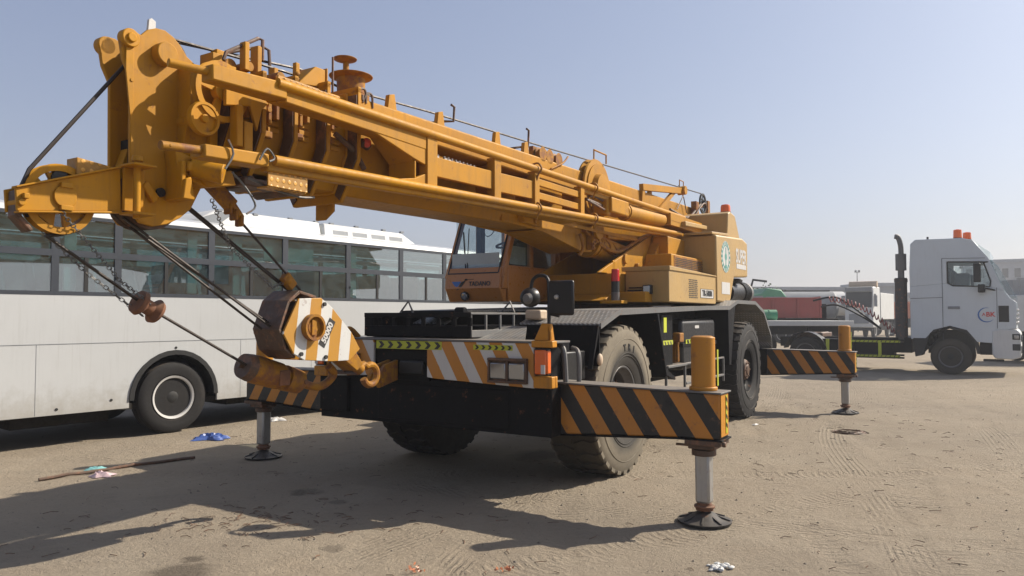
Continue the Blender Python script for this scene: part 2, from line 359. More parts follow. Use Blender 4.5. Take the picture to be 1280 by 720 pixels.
def make_ground():
    xs = axis_pts(1.2, -500, 700, 900, 4.5); ys = axis_pts(6.0, -120, 900, 760, 3.4)
    X, Y = np.meshgrid(xs, ys, indexing='xy'); Z = ground_h(X, Y)
    ny, nx = X.shape; co = np.stack([X, Y, Z], -1).reshape(-1, 3).astype(np.float32)
    idx = np.arange(nx * ny).reshape(ny, nx); q = np.stack([idx[:-1, :-1], idx[:-1, 1:], idx[1:, 1:], idx[1:, :-1]], -1).reshape(-1, 4).astype(np.int32)
    me = bpy.data.meshes.new('ground'); me.vertices.add(len(co)); me.vertices.foreach_set('co', co.ravel())
    me.loops.add(q.size); me.loops.foreach_set('vertex_index', q.ravel()); me.polygons.add(len(q))
    me.polygons.foreach_set('loop_start', np.arange(0, q.size, 4, dtype=np.int32)); me.update(calc_edges=True); me.shade_smooth()
    m = NT('sandy_ground')
    big = m.noise(.22, 6, .6); mid = m.noise(1.6, 7, .65); fine = m.noise(28, 8, .7); grit = m.noise(150, 4, .7)
    c = m.mix(m.ramp(big, .35, .68), (.295, .243, .178), (.232, .194, .147))
    c = m.mix(m.ramp(mid, .42, .75, 0, .55), c, (.295, .252, .19))
    c = m.mix(m.ramp(m.noise(.9, 8, .75, dist=.8), .56, .72, 0, .5), c, (.155, .132, .104))
    c = m.mix(m.ramp(fine, .5, .8, 0, .45), c, (.155, .125, .095))
    vo = m.n('ShaderNodeTexVoronoi'); vo.inputs['Scale'].default_value = 9; m.l(m.tc.outputs['Object'], vo.inputs['Vector'])
    sp = m.ramp(vo.outputs['Distance'], .03, .09, 1, 0)
    c = m.mix(m.math('MULTIPLY', sp, .6), c, (.10, .08, .062))
    # oil stains
    o = m.tc.outputs['Object']; st = None
    for px, py, r in ((-2.2, 5.02, .26), (-2.26, 5.33, .1), (-1.31, 5.56, .1), (-1.6, 6.9, .12), (-2.0, 7.3, .18), (1.9, 12.5, .5), (.4, 9.2, .5)):
        d = m.n('ShaderNodeVectorMath', operation='DISTANCE'); m.l(o, d.inputs[0]); d.inputs[1].default_value = (px, py, 0)
        dd = m.math('ADD', d.outputs['Value'], m.math('MULTIPLY', m.math('SUBTRACT', m.noise(9, 5), .5), .25))
        k = m.ramp(dd, r * .5, r, 1, 0); st = k if st is None else m.math('MAXIMUM', st, k)
    c = m.mix(m.math('MULTIPLY', st, .62), c, (.055, .043, .034))
    c = m.mix(m.ramp(m.noise(.55, 9, .78, dist=1.2), .50, .60, 0, .30), c, (.34, .29, .22)); c = m.mix(m.ramp(m.noise(3.3, 9, .8, dist=.6), .58, .66, 0, .35), c, (.14, .118, .09))
    m.l(c, m.b.inputs['Base Color']); m.b.inputs['Roughness'].default_value = .95; m.b.inputs['Specular IOR Level'].default_value = .15
    hh = m.math('ADD', m.math('MULTIPLY', fine, .8), m.math('MULTIPLY', grit, .35)); hh = m.math('ADD', hh, m.math('MULTIPLY', mid, 1.2))
    # tyre tracks as fine relief: ribs across or grooves along each path
    xyz = m.sep(o); trk = None
    for k, ((ax, ay), (bx, by), wd) in enumerate(TRACKS):
        L = math.hypot(bx - ax, by - ay); dx, dy = (bx - ax) / L, (by - ay) / L; M_ = m.math
        s_ = M_('ADD', M_('MULTIPLY', M_('SUBTRACT', xyz[0], ax), dx), M_('MULTIPLY', M_('SUBTRACT', xyz[1], ay), dy))
        u_ = M_('ADD', M_('MULTIPLY', M_('SUBTRACT', xyz[0], ax), -dy), M_('MULTIPLY', M_('SUBTRACT', xyz[1], ay), dx))
        u_ = M_('ADD', u_, M_('ADD', M_('MULTIPLY', M_('SINE', M_('ADD', M_('MULTIPLY', s_, .22), float(k))), .5), M_('MULTIPLY', M_('SINE', M_('ADD', M_('MULTIPLY', s_, .6), 2. * k)), .15)))
        au = M_('ABSOLUTE', u_); mk = m.ramp(au, wd / 2, wd / 2 - .05)
        if k % 2: pat = M_('SINE', M_('ADD', M_('MULTIPLY', s_, 6.283 / .075), M_('MULTIPLY', au, 22.)))
        else: pat = M_('SINE', M_('MULTIPLY', u_, 6.283 / .055))
        pat = M_('MULTIPLY', m.ramp(pat, -.3, .5), mk); trk = pat if trk is None else M_('MAXIMUM', trk, pat)
    trk = m.math('MULTIPLY', trk, m.math('MULTIPLY', m.ramp(m.noise(.9, 6, .7), .44, .62), m.ramp(m.noise(7, 5, .7), .3, .6)))
    hh = m.math('ADD', hh, m.math('MULTIPLY', trk, .8)); hh = m.math('ADD', hh, m.math('MULTIPLY', m.noise(11, 6, .75, dist=1.5), 1.1))
    m.bump(hh, .8, .03)
    me.materials.append(m.m); g = bpy.data.objects.new('ground', me); COL.objects.link(g); tag(g, kind='structure', label='sandy dirt yard with tyre tracks and stains')
    return g
make_ground()

# ================================================================ CRANE
# local frame: +x forward (towards the boom head), +y the crane's left flank, z up
Fv = Vector((-.5239, -.8518)).normalized(); CRANE_RZ = math.atan2(Fv.y, Fv.x); CRANE_O = Vector((-.70, 7.65, 0))
CRN = empty('mobile_crane', CRANE_O, CRANE_RZ, label='yellow rough terrain mobile crane with its boom lowered over striped front bumper', cat='crane')
def crw(p):   # crane local -> world
    c, s = math.cos(CRANE_RZ), math.sin(CRANE_RZ); return Vector((CRANE_O.x + p[0] * c - p[1] * s, CRANE_O.y + p[0] * s + p[1] * c, p[2]))
C = CRN
# ---- chassis
b = MB(); b.box(-8.3, .1, -.52, .52, .72, 1.46); b.box(-8.25, -7.95, -1.40, 1.40, .62, 1.10); b.box(-6.9, -6.4, -.9, .9, .68, .98); b.box(-1.62, -1.14, -.9, .9, .68, .98)
b.box(-5.2, -3.0, -.95, .95, 1.0, 1.6)
b.box(-7.9, -.3, -.30, .30, 1.46, 1.6)
chassis = b.build('chassis', 'black', C, .012)
b = MB(); b.box(-.30, .30, -1.42, 1.42, .62, 1.075); b.box(.30, .315, -.6, .98, .66, 1.02); b.box(.02, .34, -1.40, -1.0, .70, 1.06)
b.box(-.28, .1, -1.3, 1.3, 1.075, 1.46)
b.build('outrigger_housing', 'black', C, .012)
# ---- bumper
bm_ = empty('bumper', (0, 0, 0)); bm_.parent = C
bumper = bm_
BX = .36
b = MB(); b.prism([(.07, 1.385), (.07, 1.105), (.16, 1.095), (1.27, 1.055), (1.27, 1.455), (.07, 1.455)], 'x', BX - .03, BX)
b.build('striped_panel', 'stripe_front', bumper, .004)
b = MB(); b.prism([(-.62, 1.455), (-.62, 1.10), (-.7, 1.095), (-1.45, 1.055), (-1.45, 1.455)], 'x', BX - .03, BX); b.build('striped_panel', 'stripe_front', bumper, .004)
b = MB(); b.box(BX - .34, BX + .005, -1.46, 1.46, 1.457, 1.475); b.build('top_plate', 'galv', bumper, .003)
b = MB(); b.box(BX - .42, BX - .04, -.62, .07, 1.06, 1.37); b.box(BX - .06, BX - .03, -.62, .07, 1.36, 1.455); b.build('recess_panel', 'black', bumper, .004)
for sy in (1, -1):
    b = MB(); b.box(BX - .06, BX + .012, sy * 1.27, sy * 1.46, 1.06, 1.165); b.box(BX - .10, BX - .06, sy * 1.43, sy * 1.46, 1.06, 1.165); b.build_each('end_cap', 'paint_bright', bumper, .008)
    b = MB(); b.box(BX - .08, BX + .012, sy * 1.25, sy * 1.465, 1.42, 1.48); b.build_each('end_cap', 'paint_bright', bumper, .008)
    # mirror foot: yellow folded plate
    b = MB(); b.prism([(sy * 1.26, 1.48), (sy * 1.43, 1.48), (sy * 1.43, 1.56), (sy * 1.41, 1.63), (sy * 1.34, 1.635)], 'x', BX - .05, BX - .02)
    b.prism([(BX - .10, 1.48), (BX - .02, 1.48), (BX - .02, 1.63), (BX - .06, 1.63)], 'y', sy * 1.40, sy * 1.43)
    b.build('mirror_foot', 'paint_bright', bumper, .005)
    # turn lamp
    b = MB(); b.box(BX - .05, BX + .02, sy * 1.285, sy * 1.42, 1.175, 1.41); b.build('lamp_housing', 'black_clean', bumper, .01)
    b = MB(); b.box(BX + .02, BX + .045, sy * 1.30, sy * 1.415, 1.185, 1.40); b.box(BX - .04, BX + .03, sy * 1.405, sy * 1.428, 1.19, 1.395); b.build('turn_lamp', 'lens_orange', bumper, .012)
    b = MB(); b.box(BX + .043, BX + .05, sy * 1.37, sy * 1.41, 1.19, 1.27); b.build('reflector', 'decal_white', bumper)
    # twin head lamps in a frame
    b = MB(); y0, y1 = (.80, 1.215) if sy > 0 else (-1.215, -.80); zt = 1.305
    b.box(BX, BX + .045, y0, y1, zt - .012, zt + .012); b.box(BX, BX + .045, y0, y1, 1.09, 1.112); b.box(BX, BX + .04, y0, y0 + .02, 1.112, zt - .012); b.box(BX, BX + .04, y1 - .02, y1, 1.112, zt - .012)
    ym = (y0 + y1) / 2; b.box(BX, BX + .04, ym - .012, ym + .012, 1.112, zt - .012); b.box(BX + .001, BX + .012, y0 + .01, y1 - .01, 1.10, zt)
    b.build('headlight_frame', 'greasy', bumper, .004)
    for ya, yb in ((y0 + .022, ym - .014), (ym + .014, y1 - .022)):
        b = MB(); b.box(BX + .012, BX + .036, ya, yb, 1.125, zt - .03); b.build('headlight', 'lens_clear', bumper, .012)
def chevrons(y0, y1, z0, z1, n, zs=0):
    b = MB(); b.box(BX + .001, BX + .004, y0, y1, z0, z1); b.build_each('reflective_tape', 'neon', bumper)
    b = MB(); wv = (y1 - y0) / n; h = z1 - z0; zm = (z0 + z1) / 2
    for k in range(n):
        y = y0 + wv * (k + .25); d = wv * .30; t = wv * .30
        for s in (1, -1): b.prism([(y, zm + s * h * .42), (y + t * 1.2, zm + s * h * .42), (y + t * 1.2 + d, zm), (y + d, zm)], 'x', BX + .0045, BX + .006)
    b.build_each('chevron_marks', 'decal_black', bumper)
chevrons(.62, 1.05, 1.385, 1.432, 6); chevrons(-.58, .25, 1.372, 1.452, 7)
b = MB(); b.box(BX - .03, BX + .006, -.28, .02, 1.12, 1.26); b.build('winch_roller', 'black_clean', bumper, .02)
# tow bracket and shackle under the hook block
b = MB(); b.prism([(.33, 1.06), (.60, 1.0), (.64, 1.10), (.52, 1.22), (.33, 1.26)], 'y', -.36, -.32); b.prism([(.33, 1.06), (.60, 1.0), (.64, 1.10), (.52, 1.22), (.33, 1.26)], 'y', -.46, -.42)
b.cyl((.58, -.49, 1.07), (.58, -.29, 1.07), .025); b.build('towing_bracket', 'paint_rust', bumper, .004)
b = MB(); b.tube([(.20, -.98, 1.475), (.30, -1.0, 1.56), (.40, -.98, 1.54), (.46, -.94, 1.47), (.44, -.9, 1.40)], .03, 10, 4); b.build('towing_hook', 'paint_rust', bumper)

# ---- outriggers
def outrigger(x0, sy, bx=0):
    top = MB(); yy = lambda v: sy * v
    q = lambda x, pts: [(x, yy(y), z) for y, z in pts]
    prof = [(1.30, .628), (2.50, .695), (2.86, .70), (2.86, 1.068), (1.30, 1.09)]
    top.prism([(yy(y), z) for y, z in prof], 'x', -.125, .125)
    o = top.build('outrigger_beam', 'stripe_beam', C, .012); o.location = (x0, 0, 0)
    def sub(mb, n, mat, bev=.006): 
        r = mb.build(n, mat, o, bev); return r
    s = MB(); s.prism([(yy(1.30), 1.09), (yy(2.88), 1.068), (yy(2.88), 1.082), (yy(1.30), 1.104)], 'x', -.145, .145); sub(s, 'top_flange', 'galv', .003)
    s = MB(); s.prism([(yy(1.30), .614), (yy(2.50), .681), (yy(2.88), .686), (yy(2.88), .70), (yy(2.50), .695), (yy(1.30), .628)], 'x', -.14, .14); sub(s, 'bottom_flange', 'black', .003)
    s = MB(); s.cyl((.0, yy(2.69), 1.07), (0, yy(2.69), 1.525), .098, seg=32); s.cyl((0, yy(2.69), 1.525), (0, yy(2.69), 1.535), .09, .07, seg=32); s.ring((0, yy(2.69), 1.1), (0, 0, 1), .09, .115, .03); sub(s, 'jack_housing', 'paint_bright')
    s = MB(); s.box(-.10, .11, yy(2.862), yy(2.868), .72, 1.06); sub(s, 'end_plate', 'paint_bright', .002)
    s = MB(); s.box(-.05, -.015, yy(2.869), yy(2.873), .74, 1.05); s.box(-.09, -.06, yy(2.787), yy(2.792), 1.12, 1.42) ; sub(s, 'reflective_tape', 'neon', 0)
    s = MB()
    for z in (.78, .85, .92, .99): s.prism([(-.05, z), (-.015, z + .025), (-.015, z + .05), (-.05, z + .025)], 'y', yy(2.874), yy(2.876))
    sub(s, 'tape_marks', 'decal_black', 0)
    s = MB(); s.cyl((.124, yy(2.43), .97), (.132, yy(2.43), .97), .032); sub(s, 'pin_hole', 'rubber', 0)
    s = MB(); s.box(-.14, .14, yy(2.57), yy(2.86), .645, .69); s.box(-.11, .11, yy(2.59), yy(2.81), .61, .645); s.cyl((0, yy(2.69), .55), (0, yy(2.69), .60), .10, seg=24); s.box(.02, .04, yy(2.46), yy(2.60), .615, .635)
    s.cyl((.1, yy(2.87), .665), (.1, yy(2.90), .665), .022); sub(s, 'jack_collar', 'greasy')
    s = MB(); s.box(-.062, .062, yy(2.69) - .062, yy(2.69) + .062, .16, .60); j = sub(s, 'jack_leg', 'steel', .02)
    s = MB(); s.cyl((0, yy(2.69), .10), (0, yy(2.69), .165), .075, .055); s.ring((0, yy(2.69), .13), (0, 0, 1), .05, .085, .02)
    sub(s, 'ball_joint', 'rust')
    s = MB(); s.lathe([(0, .215), (.018, .22), (.022, .19), (.035, .14), (.075, .075), (.09, .02)], (0, yy(2.69), .004), (0, 0, 1), 40)
    for k in range(8):
        a = k * math.pi / 4 + .2; d = Vector((math.cos(a), math.sin(a), 0)); p = Vector((0, yy(2.69), .0)); s.beam(p + d * .07 + Vector((0, 0, .062)), p + d * .205 + Vector((0, 0, .022)), .010, .022)
    sub(s, 'float_pad', 'pad', .0)
    return o
for x0 in (0, -8.1):
    for sy in (1, -1): outrigger(x0, sy)

# ---- wheels
def wheel(loc, side, tmat, rmat):
    root = None
    rim = MB(); s = side
    rim.lathe([(-.22, .33), (-.22, .30), (.16, .30), (.20, .335), (.245, .345), (.25, .36), (.24, .375), (.20, .37)], (0, 0, 0), (0, s, 0), 40, cap=False)
    rim.lathe([(.02, .30), (.06, .29), (.05, .24), (.10, .22), (.11, .19), (.10, .18)], (0, 0, 0), (0, s, 0), 40, cap=False)
    root = rim.build('wheel', rmat, C); root.location = loc
    h = MB(); h.lathe([(.08, .19), (.20, .175), (.24, .15), (.245, .09), (.26, .08), (.265, .02)], (0, 0, 0), (0, s, 0), 32)
    for k in range(16):
        a = 2 * math.pi * k / 16; h.cyl((.25 * math.cos(a), s * .05, .25 * math.sin(a)), (.25 * math.cos(a), s * .095, .25 * math.sin(a)), .017, seg=6)
    for k in range(6):
        a = 2 * math.pi * k / 6; h.cyl((.12 * math.cos(a), s * .24, .12 * math.sin(a)), (.12 * math.cos(a), s * .262, .12 * math.sin(a)), .013, seg=6)
    h.build('hub', 'greasy', root)
    t = MB()
    prof = [(.20, .34), (.255, .37), (.285, .44), (.302, .53), (.30, .60), (.292, .69), (.282, .745), (.262, .783), (.12, .790), (0, .792)]
    ring = [(a, r) for a, r in prof] + [(-a, r) for a, r in prof[::-1][1:]]
    t.lathe(ring + [(-.15, .32), (.15, .32)], (0, 0, 0), (0, s, 0), 96, True)
    def P(th, yv, r): return (r * math.cos(th), s * yv, r * math.sin(th))
    n = 30
    for k in range(n):
        for sd in (1, -1):
            t0 = 2 * math.pi * (k + (.5 if sd < 0 else 0)) / n; dt = 2 * math.pi / n * .62
            segs = [(.0, .785, .812, .0), (.11, .78, .811, .06), (.2, .775, .810, .03), (.279, .755, .792, .06)]
            for (y0, r0, R0, k0), (y1, r1, R1, k1) in zip(segs[:-1], segs[1:]):
                y0 += .012; y1 += .012 if y1 < .25 else 0
                a = [P(t0 + k0, sd * y0, r0 - .01), P(t0 + k0 + dt, sd * y0, r0 - .01), P(t0 + k1 + dt, sd * y1, r1 - .01), P(t0 + k1, sd * y1, r1 - .01)]
                bb = [P(t0 + k0 + .01, sd * y0, R0), P(t0 + k0 + dt - .01, sd * y0, R0), P(t0 + k1 + dt - .01, sd * y1, R1), P(t0 + k1 + .01, sd * y1, R1)]
                t.hexa(a, bb)
    # concentric raised lines on the sidewall
    for rr, yv in ((.47, .290), (.50, .296), (.655, .2925)): t.lathe([(yv, rr - .006), (yv + .008, rr), (yv, rr + .006)], (0, 0, 0), (0, s, 0), 72, cap=False)
    t.build('tyre', tmat, root)
    return root
wfl = wheel((-1.38, 1.13, .80), 1, 'tyre_dusty', 'galv'); wfr = wheel((-1.38, -1.13, .80), -1, 'tyre', 'galv')
wrl = wheel((-6.65, 1.13, .80), 1, 'tyre', 'black'); wrr = wheel((-6.65, -1.13, .80), -1, 'tyre', 'black')
for k, ch in enumerate('TRI'):
    a = math.pi / 2 - .12 + .22 * k    # letters climb over the top of the sidewall, reading rearwards
    ux = math.cos(a) ; uz = math.sin(a)
    text(ch, .10, 'tyre', wfl, (.56 * ux, .3035, .56 * uz), (-uz, 0, ux), (ux, 0, uz), 'raised_lettering', .003, .004)

# ---- fenders and deck, near and far
for sy in (1, -1):
    top = [(-.68, 1.625), (-1.14, 1.765), (-4.2, 1.84), (-5.35, 1.85), (-5.8, 1.95), (-6.95, 1.95), (-7.55, 1.80), (-8.12, 1.34), (-8.32, .66)]
    b = MB(); th = .03
    under = [(x, z - th) if i < 7 else (x + th, z - .01) for i, (x, z) in enumerate(top)]
    for (p, q, r, t) in zip(top[:-1], top[1:], under[:-1], under[1:]): b.prism([p, q, t, r], 'y', sy * .5, sy * 1.44)
    b.build('fender_deck', 'tread', C)
    b = MB()
    for (p, q) in zip(top[:-1], top[1:]): b.prism([(p[0], p[1] + .004), (q[0], q[1] + .004), (q[0], q[1] - .055), (p[0], p[1] - .055)], 'y', sy * 1.441, sy * 1.449)
    b.build('fender_edge', 'galv', C)
    # front closing plate, wheel arch legs
    b = MB(); b.hexa([(-.69, sy * .5, 1.20), (-.69, sy * 1.43, 1.20), (-.69, sy * 1.43, 1.59), (-.69, sy * .5, 1.59)], [(-.67, sy * .5, 1.20), (-.67, sy * 1.43, 1.20), (-.67, sy * 1.43, 1.61), (-.67, sy * .5, 1.61)])
    b.hexa([(-.69, sy * .5, .9), (-.69, sy * .72, .9), (-.69, sy * .72, 1.2), (-.69, sy * .5, 1.2)], [(-.30, sy * .5, .9), (-.30, sy * .72, .9), (-.66, sy * .72, 1.2), (-.66, sy * .5, 1.2)])
    b.beam((-.66, sy * 1.41, 1.60), (-.50, sy * 1.41, 1.18), .05, .03); b.build('arch_front', 'black', C, .004)
    b = MB(); b.hexa([(-2.30, sy * .55, 1.79), (-2.30, sy * 1.41, 1.79), (-2.62, sy * 1.41, .95), (-2.62, sy * .55, .95)], [(-2.33, sy * .55, 1.79), (-2.33, sy * 1.41, 1.79), (-2.66, sy * 1.41, .95), (-2.66, sy * .55, .95)])
    b.beam((-2.28, sy * 1.42, 1.79), (-2.6, sy * 1.42, .98), .04, .05); b.prism([(-2.6, .98), (-2.95, .90), (-2.95, .93), (-2.62, 1.06)], 'y', sy * .9, sy * 1.42)
    b.build('arch_rear', 'black', C, .004)
    b = MB(); b.prism([(-5.36, 1.82), (-5.75, 1.92), (-5.78, 1.88), (-5.62, 1.4), (-5.5, .95), (-5.4, .95)], 'y', sy * .55, sy * 1.42); b.build('arch_plate', 'black', C, .004)
    b = MB(); b.box(-5.3, -2.9, sy * .9, sy * .93, .95, 1.8); b.box(-3.02, -2.62, sy * .93, sy * 1.36, 1.02, 1.72); b.build('side_panel', 'black', C, .008)
    # front deck between fender and rack
    b = MB(); b.hexa([(-.66, sy * .30, 1.58), (-.66, sy * .60, 1.58), (.02, sy * .98, 1.455), (.02, sy * .30, 1.455)], [(-.66, sy * .30, 1.595), (-.66, sy * .60, 1.595), (.02, sy * .98, 1.47), (.02, sy * .30, 1.47)]); b.build('front_deck', 'tread', C)
# fuel tank with cap, steps, tape
b = MB(); b.box(-4.95, -3.45, .95, 1.34, .98, 1.66); b.build('fuel_tank', 'black_clean', C, .06)
b = MB(); b.box(-4.96, -3.44, 1.30, 1.352, 1.285, 1.335); b.build('tank_strap', 'black', C, .004)
b = MB(); b.box(-3.95, -3.55, 1.353, 1.356, 1.33, 1.385); b.box(-4.7, -4.15, 1.353, 1.356, 1.33, 1.385); b.box(-3.02, -2.66, 1.362, 1.365, 1.34, 1.395); b.box(-2.62, -2.52, 1.425, 1.428, 1.5, 1.68); b.build_each('reflective_tape', 'neon', C)
b = MB()
for x0 in (-3.93, -3.8, -3.67, -4.6, -4.45, -4.3, -2.98, -2.88, -2.78): b.prism([(x0, 1.335), (x0 + .04, 1.335), (x0 + .07, 1.38), (x0 + .03, 1.38)], 'y', 1.3565, 1.366)
b.build_each('tape_marks', 'decal_black', C)
b = MB(); b.box(-4.15, -3.97, 1.342, 1.345, 1.53, 1.57); b.build('tank_label', 'decal_white', C)
b = MB(); b.box(-3.42, -2.70, 1.20, 1.42, 1.055, 1.085); b.box(-3.42, -2.70, 1.20, 1.42, .72, .75); b.box(-5.2, -3.42, 1.36, 1.40, 1.06, 1.085); b.box(-5.2, -3.45, 1.36, 1.40, .80, .83)
for x0 in (-2.72, -3.42, -4.2, -5.2): b.box(x0, x0 + .03, 1.37, 1.40, .72, 1.085)
b.build_each('side_step', 'galv', C, .004)
b = MB(); b.box(-3.55, -3.3, 1.1, 1.3, 1.09, 1.42); b.cyl((-3.28, 1.33, 1.10), (-3.28, 1.33, 1.36), .02); b.box(-3.4, -3.24, 1.28, 1.38, 1.36, 1.48); b.build('valve_block', 'paint_rust', C, .01)
# boxes under the deck behind the bumper (seen past the lamp)
b = MB(); b.box(-.55, -.05, .95, 1.12, 1.0, 1.43); b.box(-.5, -.1, 1.18, 1.36, 1.08, 1.36); b.build_each('battery_box', 'black_clean', C, .012)
b = MB(); b.tube([(-.05, 1.30, 1.44), (.06, 1.38, 1.43), (.10, 1.44, 1.36), (.10, 1.46, 1.05)], .025, 8, 4); b.tube([(-.15, 1.40, 1.40), (-.05, 1.5, 1.38), (-.02, 1.53, 1.3), (-.02, 1.53, 1.08)], .022, 8, 4)
b.build_each('hose_guard', 'galv', C)
b = MB(); b.ball((-.60, 1.47, 1.27), .045, 14, (1, .6, 1.35)); b.build('side_marker_lamp', 'beige', C)

# ---- basket rack on the front deck
b = MB(); x0, x1, y0, y1, z0, z1 = -1.25, .12, -.97, .42, 1.49, 1.735
b.box(x1 - .02, x1, y0, y1, z0, z0 + .11); b.box(x1 - .03, x1 + .005, y0, y1, z1 - .05, z1)
for k in range(8): y = y0 + (y1 - y0 - .04) * k / 7; b.box(x1 - .02, x1, y, y + (.05 if k else .12), z0 + .11, z1 - .05)
b.box(x0, x1 - .02, y0, y0 + .02, z0, z1); b.box(x0, x1 - .03, y0, y1, z0 - .01, z0 + .004); b.box(x0, x0 + .02, y0, y1, z0, z1 - .02)
rack = b.build('storage_rack', 'black', C, .004)
b = MB(); b.box(x0, x1 - .02, y1 - .02, y1, z0, z0 + .07); b.box(x0, x1, y1 - .03, y1 + .005, z1 - .02, z1)
for k in range(6): x = x0 + (x1 - x0 - .03) * k / 5; b.box(x, x + .025, y1 - .02, y1, z0 + .07, z1 - .02)
b.build_each('side_rail', 'galv', rack, .003)
b = MB(); b.tube([(-.15, -.7, 1.735), (-.19, -.62, 1.86), (-.15, -.52, 1.735)], .011); b.tube([(-.9, .3, 1.735), (-.94, .22, 1.86), (-.9, .12, 1.735)], .011); b.build_each('lifting_eye', 'galv', rack)
b = MB(); b.box(-.95, -.1, -.55, -.3, 1.495, 1.56); b.box(-.8, -.25, 0., .22, 1.495, 1.53); b.build_each('plank', 'beige', rack, .01)
b = MB(); b.box(-1.1, -.35, -.85, -.05, 1.72, 1.76); b.cyl((-.36, -.1, 1.75), (-.36, .02, 1.75), .045); b.build_each('rack_cover', 'black', rack, .01)
# ---- driving mirrors
b = MB(); b.tube([(.24, 1.36, 1.50), (.22, 1.35, 1.80), (.20, 1.33, 2.03), (.20, 1.24, 2.07), (.20, 1.17, 2.03), (.20, 1.15, 1.94)], .017, 8, 4); b.tube([(.22, 1.35, 1.72), (.21, 1.45, 1.70)], .014); arm = b.build('mirror_arm', 'black_clean', C)
b = MB(); b.box(.19, .235, 1.34, 1.60, 1.705, 2.02); b.build('mirror_back', 'black_clean', arm, .03)
b = MB(); b.box(.186, .189, 1.36, 1.58, 1.72, 2.005); b.build('mirror_glass', 'mirror', arm)
b = MB(); b.lathe([(0, .022), (.02, .02), (.025, .008)], (.236, 1.44, 1.87), (1, 0, 0), 14); b.build('mirror_knob', 'steel', arm)
b = MB(); b.lathe([(-.05, .09), (-.02, .093), (.02, .085), (.06, .06), (.08, .02)], (.2, 1.13, 1.87), (1, -.15, -.1), 28); b.build('round_mirror', 'black_clean', arm)
b = MB(); b.lathe([(0, .055), (.03, .035), (.03, .02)], (.26, 1.15, 1.86), (1, 0, 0), 14); b.build('mirror_bracket', 'galv', arm)
b = MB(); b.box(-.86, -.70, .55, .74, 1.66, 1.765); b.build('mounting_block', 'beige', C, .02)

# ---- superstructure
b = MB(); b.cyl((-3.9, 0, 1.46), (-3.9, 0, 1.86), .62, seg=40); b.ring((-3.9, 0, 1.7), (0, 0, 1), .5, .7, .06, 40); b.build('slewing_ring', 'greasy', C)
b = MB(); b.box(-7.0, -3.02, -1.2, 1.0, 1.88, 2.02)
b.box(-5.4, -3.0, -.42, .60, 1.89, 2.27); b.prism([(-2.98, 1.9), (-2.98, 2.0), (-2.7, 1.9)], 'y', -.4, .55)
sup = b.build('turntable', 'paint', C, .01)
b = MB()
for y in (.42, -.46): b.prism([(-2.75, 2.27), (-4.72, 2.96), (-5.05, 2.98), (-5.6, 3.05), (-6.9, 3.25), (-7.0, 2.02), (-3.4, 2.02), (-3.0, 2.27)], 'y', y, y + .045)
b.prism([(-4.25, 2.42), (-4.72, 2.93), (-5.0, 2.95), (-4.85, 2.42)], 'y', .466, .60)
b.build('boom_support_plate', 'paint', C, .008)
b = MB(); b.box(-3.26, -3.20, .44, .465, 2.26, 2.46); b.cyl((-3.6, .466, 2.5), (-3.6, .50, 2.5), .07); b.cyl((-4.0, .466, 2.42), (-4.0, .52, 2.42), .045); b.build('support_boss', 'paint', C, .006)
# tool box with lamp and louvres on the flank
b = MB(); b.prism([(-3.25, 1.885), (-5.35, 1.885), (-5.35, 2.30), (-3.36, 2.345), (-3.25, 2.30)], 'y', .62, 1.235); box_ = b.build('side_cabinet', 'paint_faded', C, .012)
b = MB(); b.prism([(-3.24, 2.303), (-5.35, 2.305), (-5.35, 2.32), (-3.24, 2.36)], 'y', .57, 1.25); b.build('cabinet_lid', 'paint_faded', box_, .004)
def grille(x0, x1, z0, z1, y, nx, nz, par, holes='decal_black'):
    b = MB(); px = (x1 - x0) / nx; pz = (z1 - z0) / nz
    for i in range(nx):
        for j in range(nz):
            xx = x0 + px * (i + .1 + .25 * (j % 2)); b.box(xx, xx + px * .62, y, y + .003, z0 + pz * (j + .2), z0 + pz * (j + .78))
    return b.build('vent_slots', holes, par)
grille(-4.45, -4.05, 1.95, 2.225, 1.2355, 6, 10, box_)
b = MB(); b.box(-3.248, -3.225, .66, .85, 2.03, 2.05)
for k in range(5): b.box(-3.246, -3.232, .68, .86, 1.93 + .035 * k, 1.945 + .035 * k)
b.build_each('louvre', 'black_clean', box_)
b = MB(); b.box(-3.235, -3.16, .90, 1.02, 1.99, 2.11); l_ = b.build('work_lamp', 'black_clean', box_, .01)
b = MB(); b.box(-3.159, -3.15, .915, 1.005, 2.0, 2.1); b.build('lamp_lens', 'lens_clear', l_, .01)
b = MB(); b.box(-5.22, -4.58, 1.236, 1.238, 1.965, 2.10); b.build('model_plate', 'decal_white', box_)
b = MB(); b.box(-5.22, -4.58, 1.2385, 1.240, 2.094, 2.10); b.box(-5.22, -4.58, 1.2385, 1.240, 1.965, 1.971); b.box(-5.22, -5.21, 1.2385, 1.240, 1.965, 2.1); b.box(-4.59, -4.58, 1.2385, 1.240, 1.965, 2.1); b.build('plate_edge', 'decal_black', box_)
text('TR-500M', .125, 'decal_black', box_, (-4.9, 1.2405, 2.033), (-1, 0, 0), (0, 0, 1), bold=.002, sx=1.02)
b = MB(); b.cyl((-2.83, .66, 2.01), (-2.83, .66, 2.15), .054); lm = b.build('rear_lamp_post', 'decal_black', C)
b = MB(); b.cyl((-2.83, .66, 1.90), (-2.83, .66, 2.01), .055); b.build('lamp_base', 'galv', lm)
b = MB(); b.cyl((-2.83, .66, 2.15), (-2.83, .66, 2.31), .054, .05); b.build('lamp_lens', 'lens_red', lm, .004)
b = MB(); b.box(-2.9, -2.7, .5, .8, 1.86, 1.9); b.build('lamp_bracket', 'paint', C, .004)
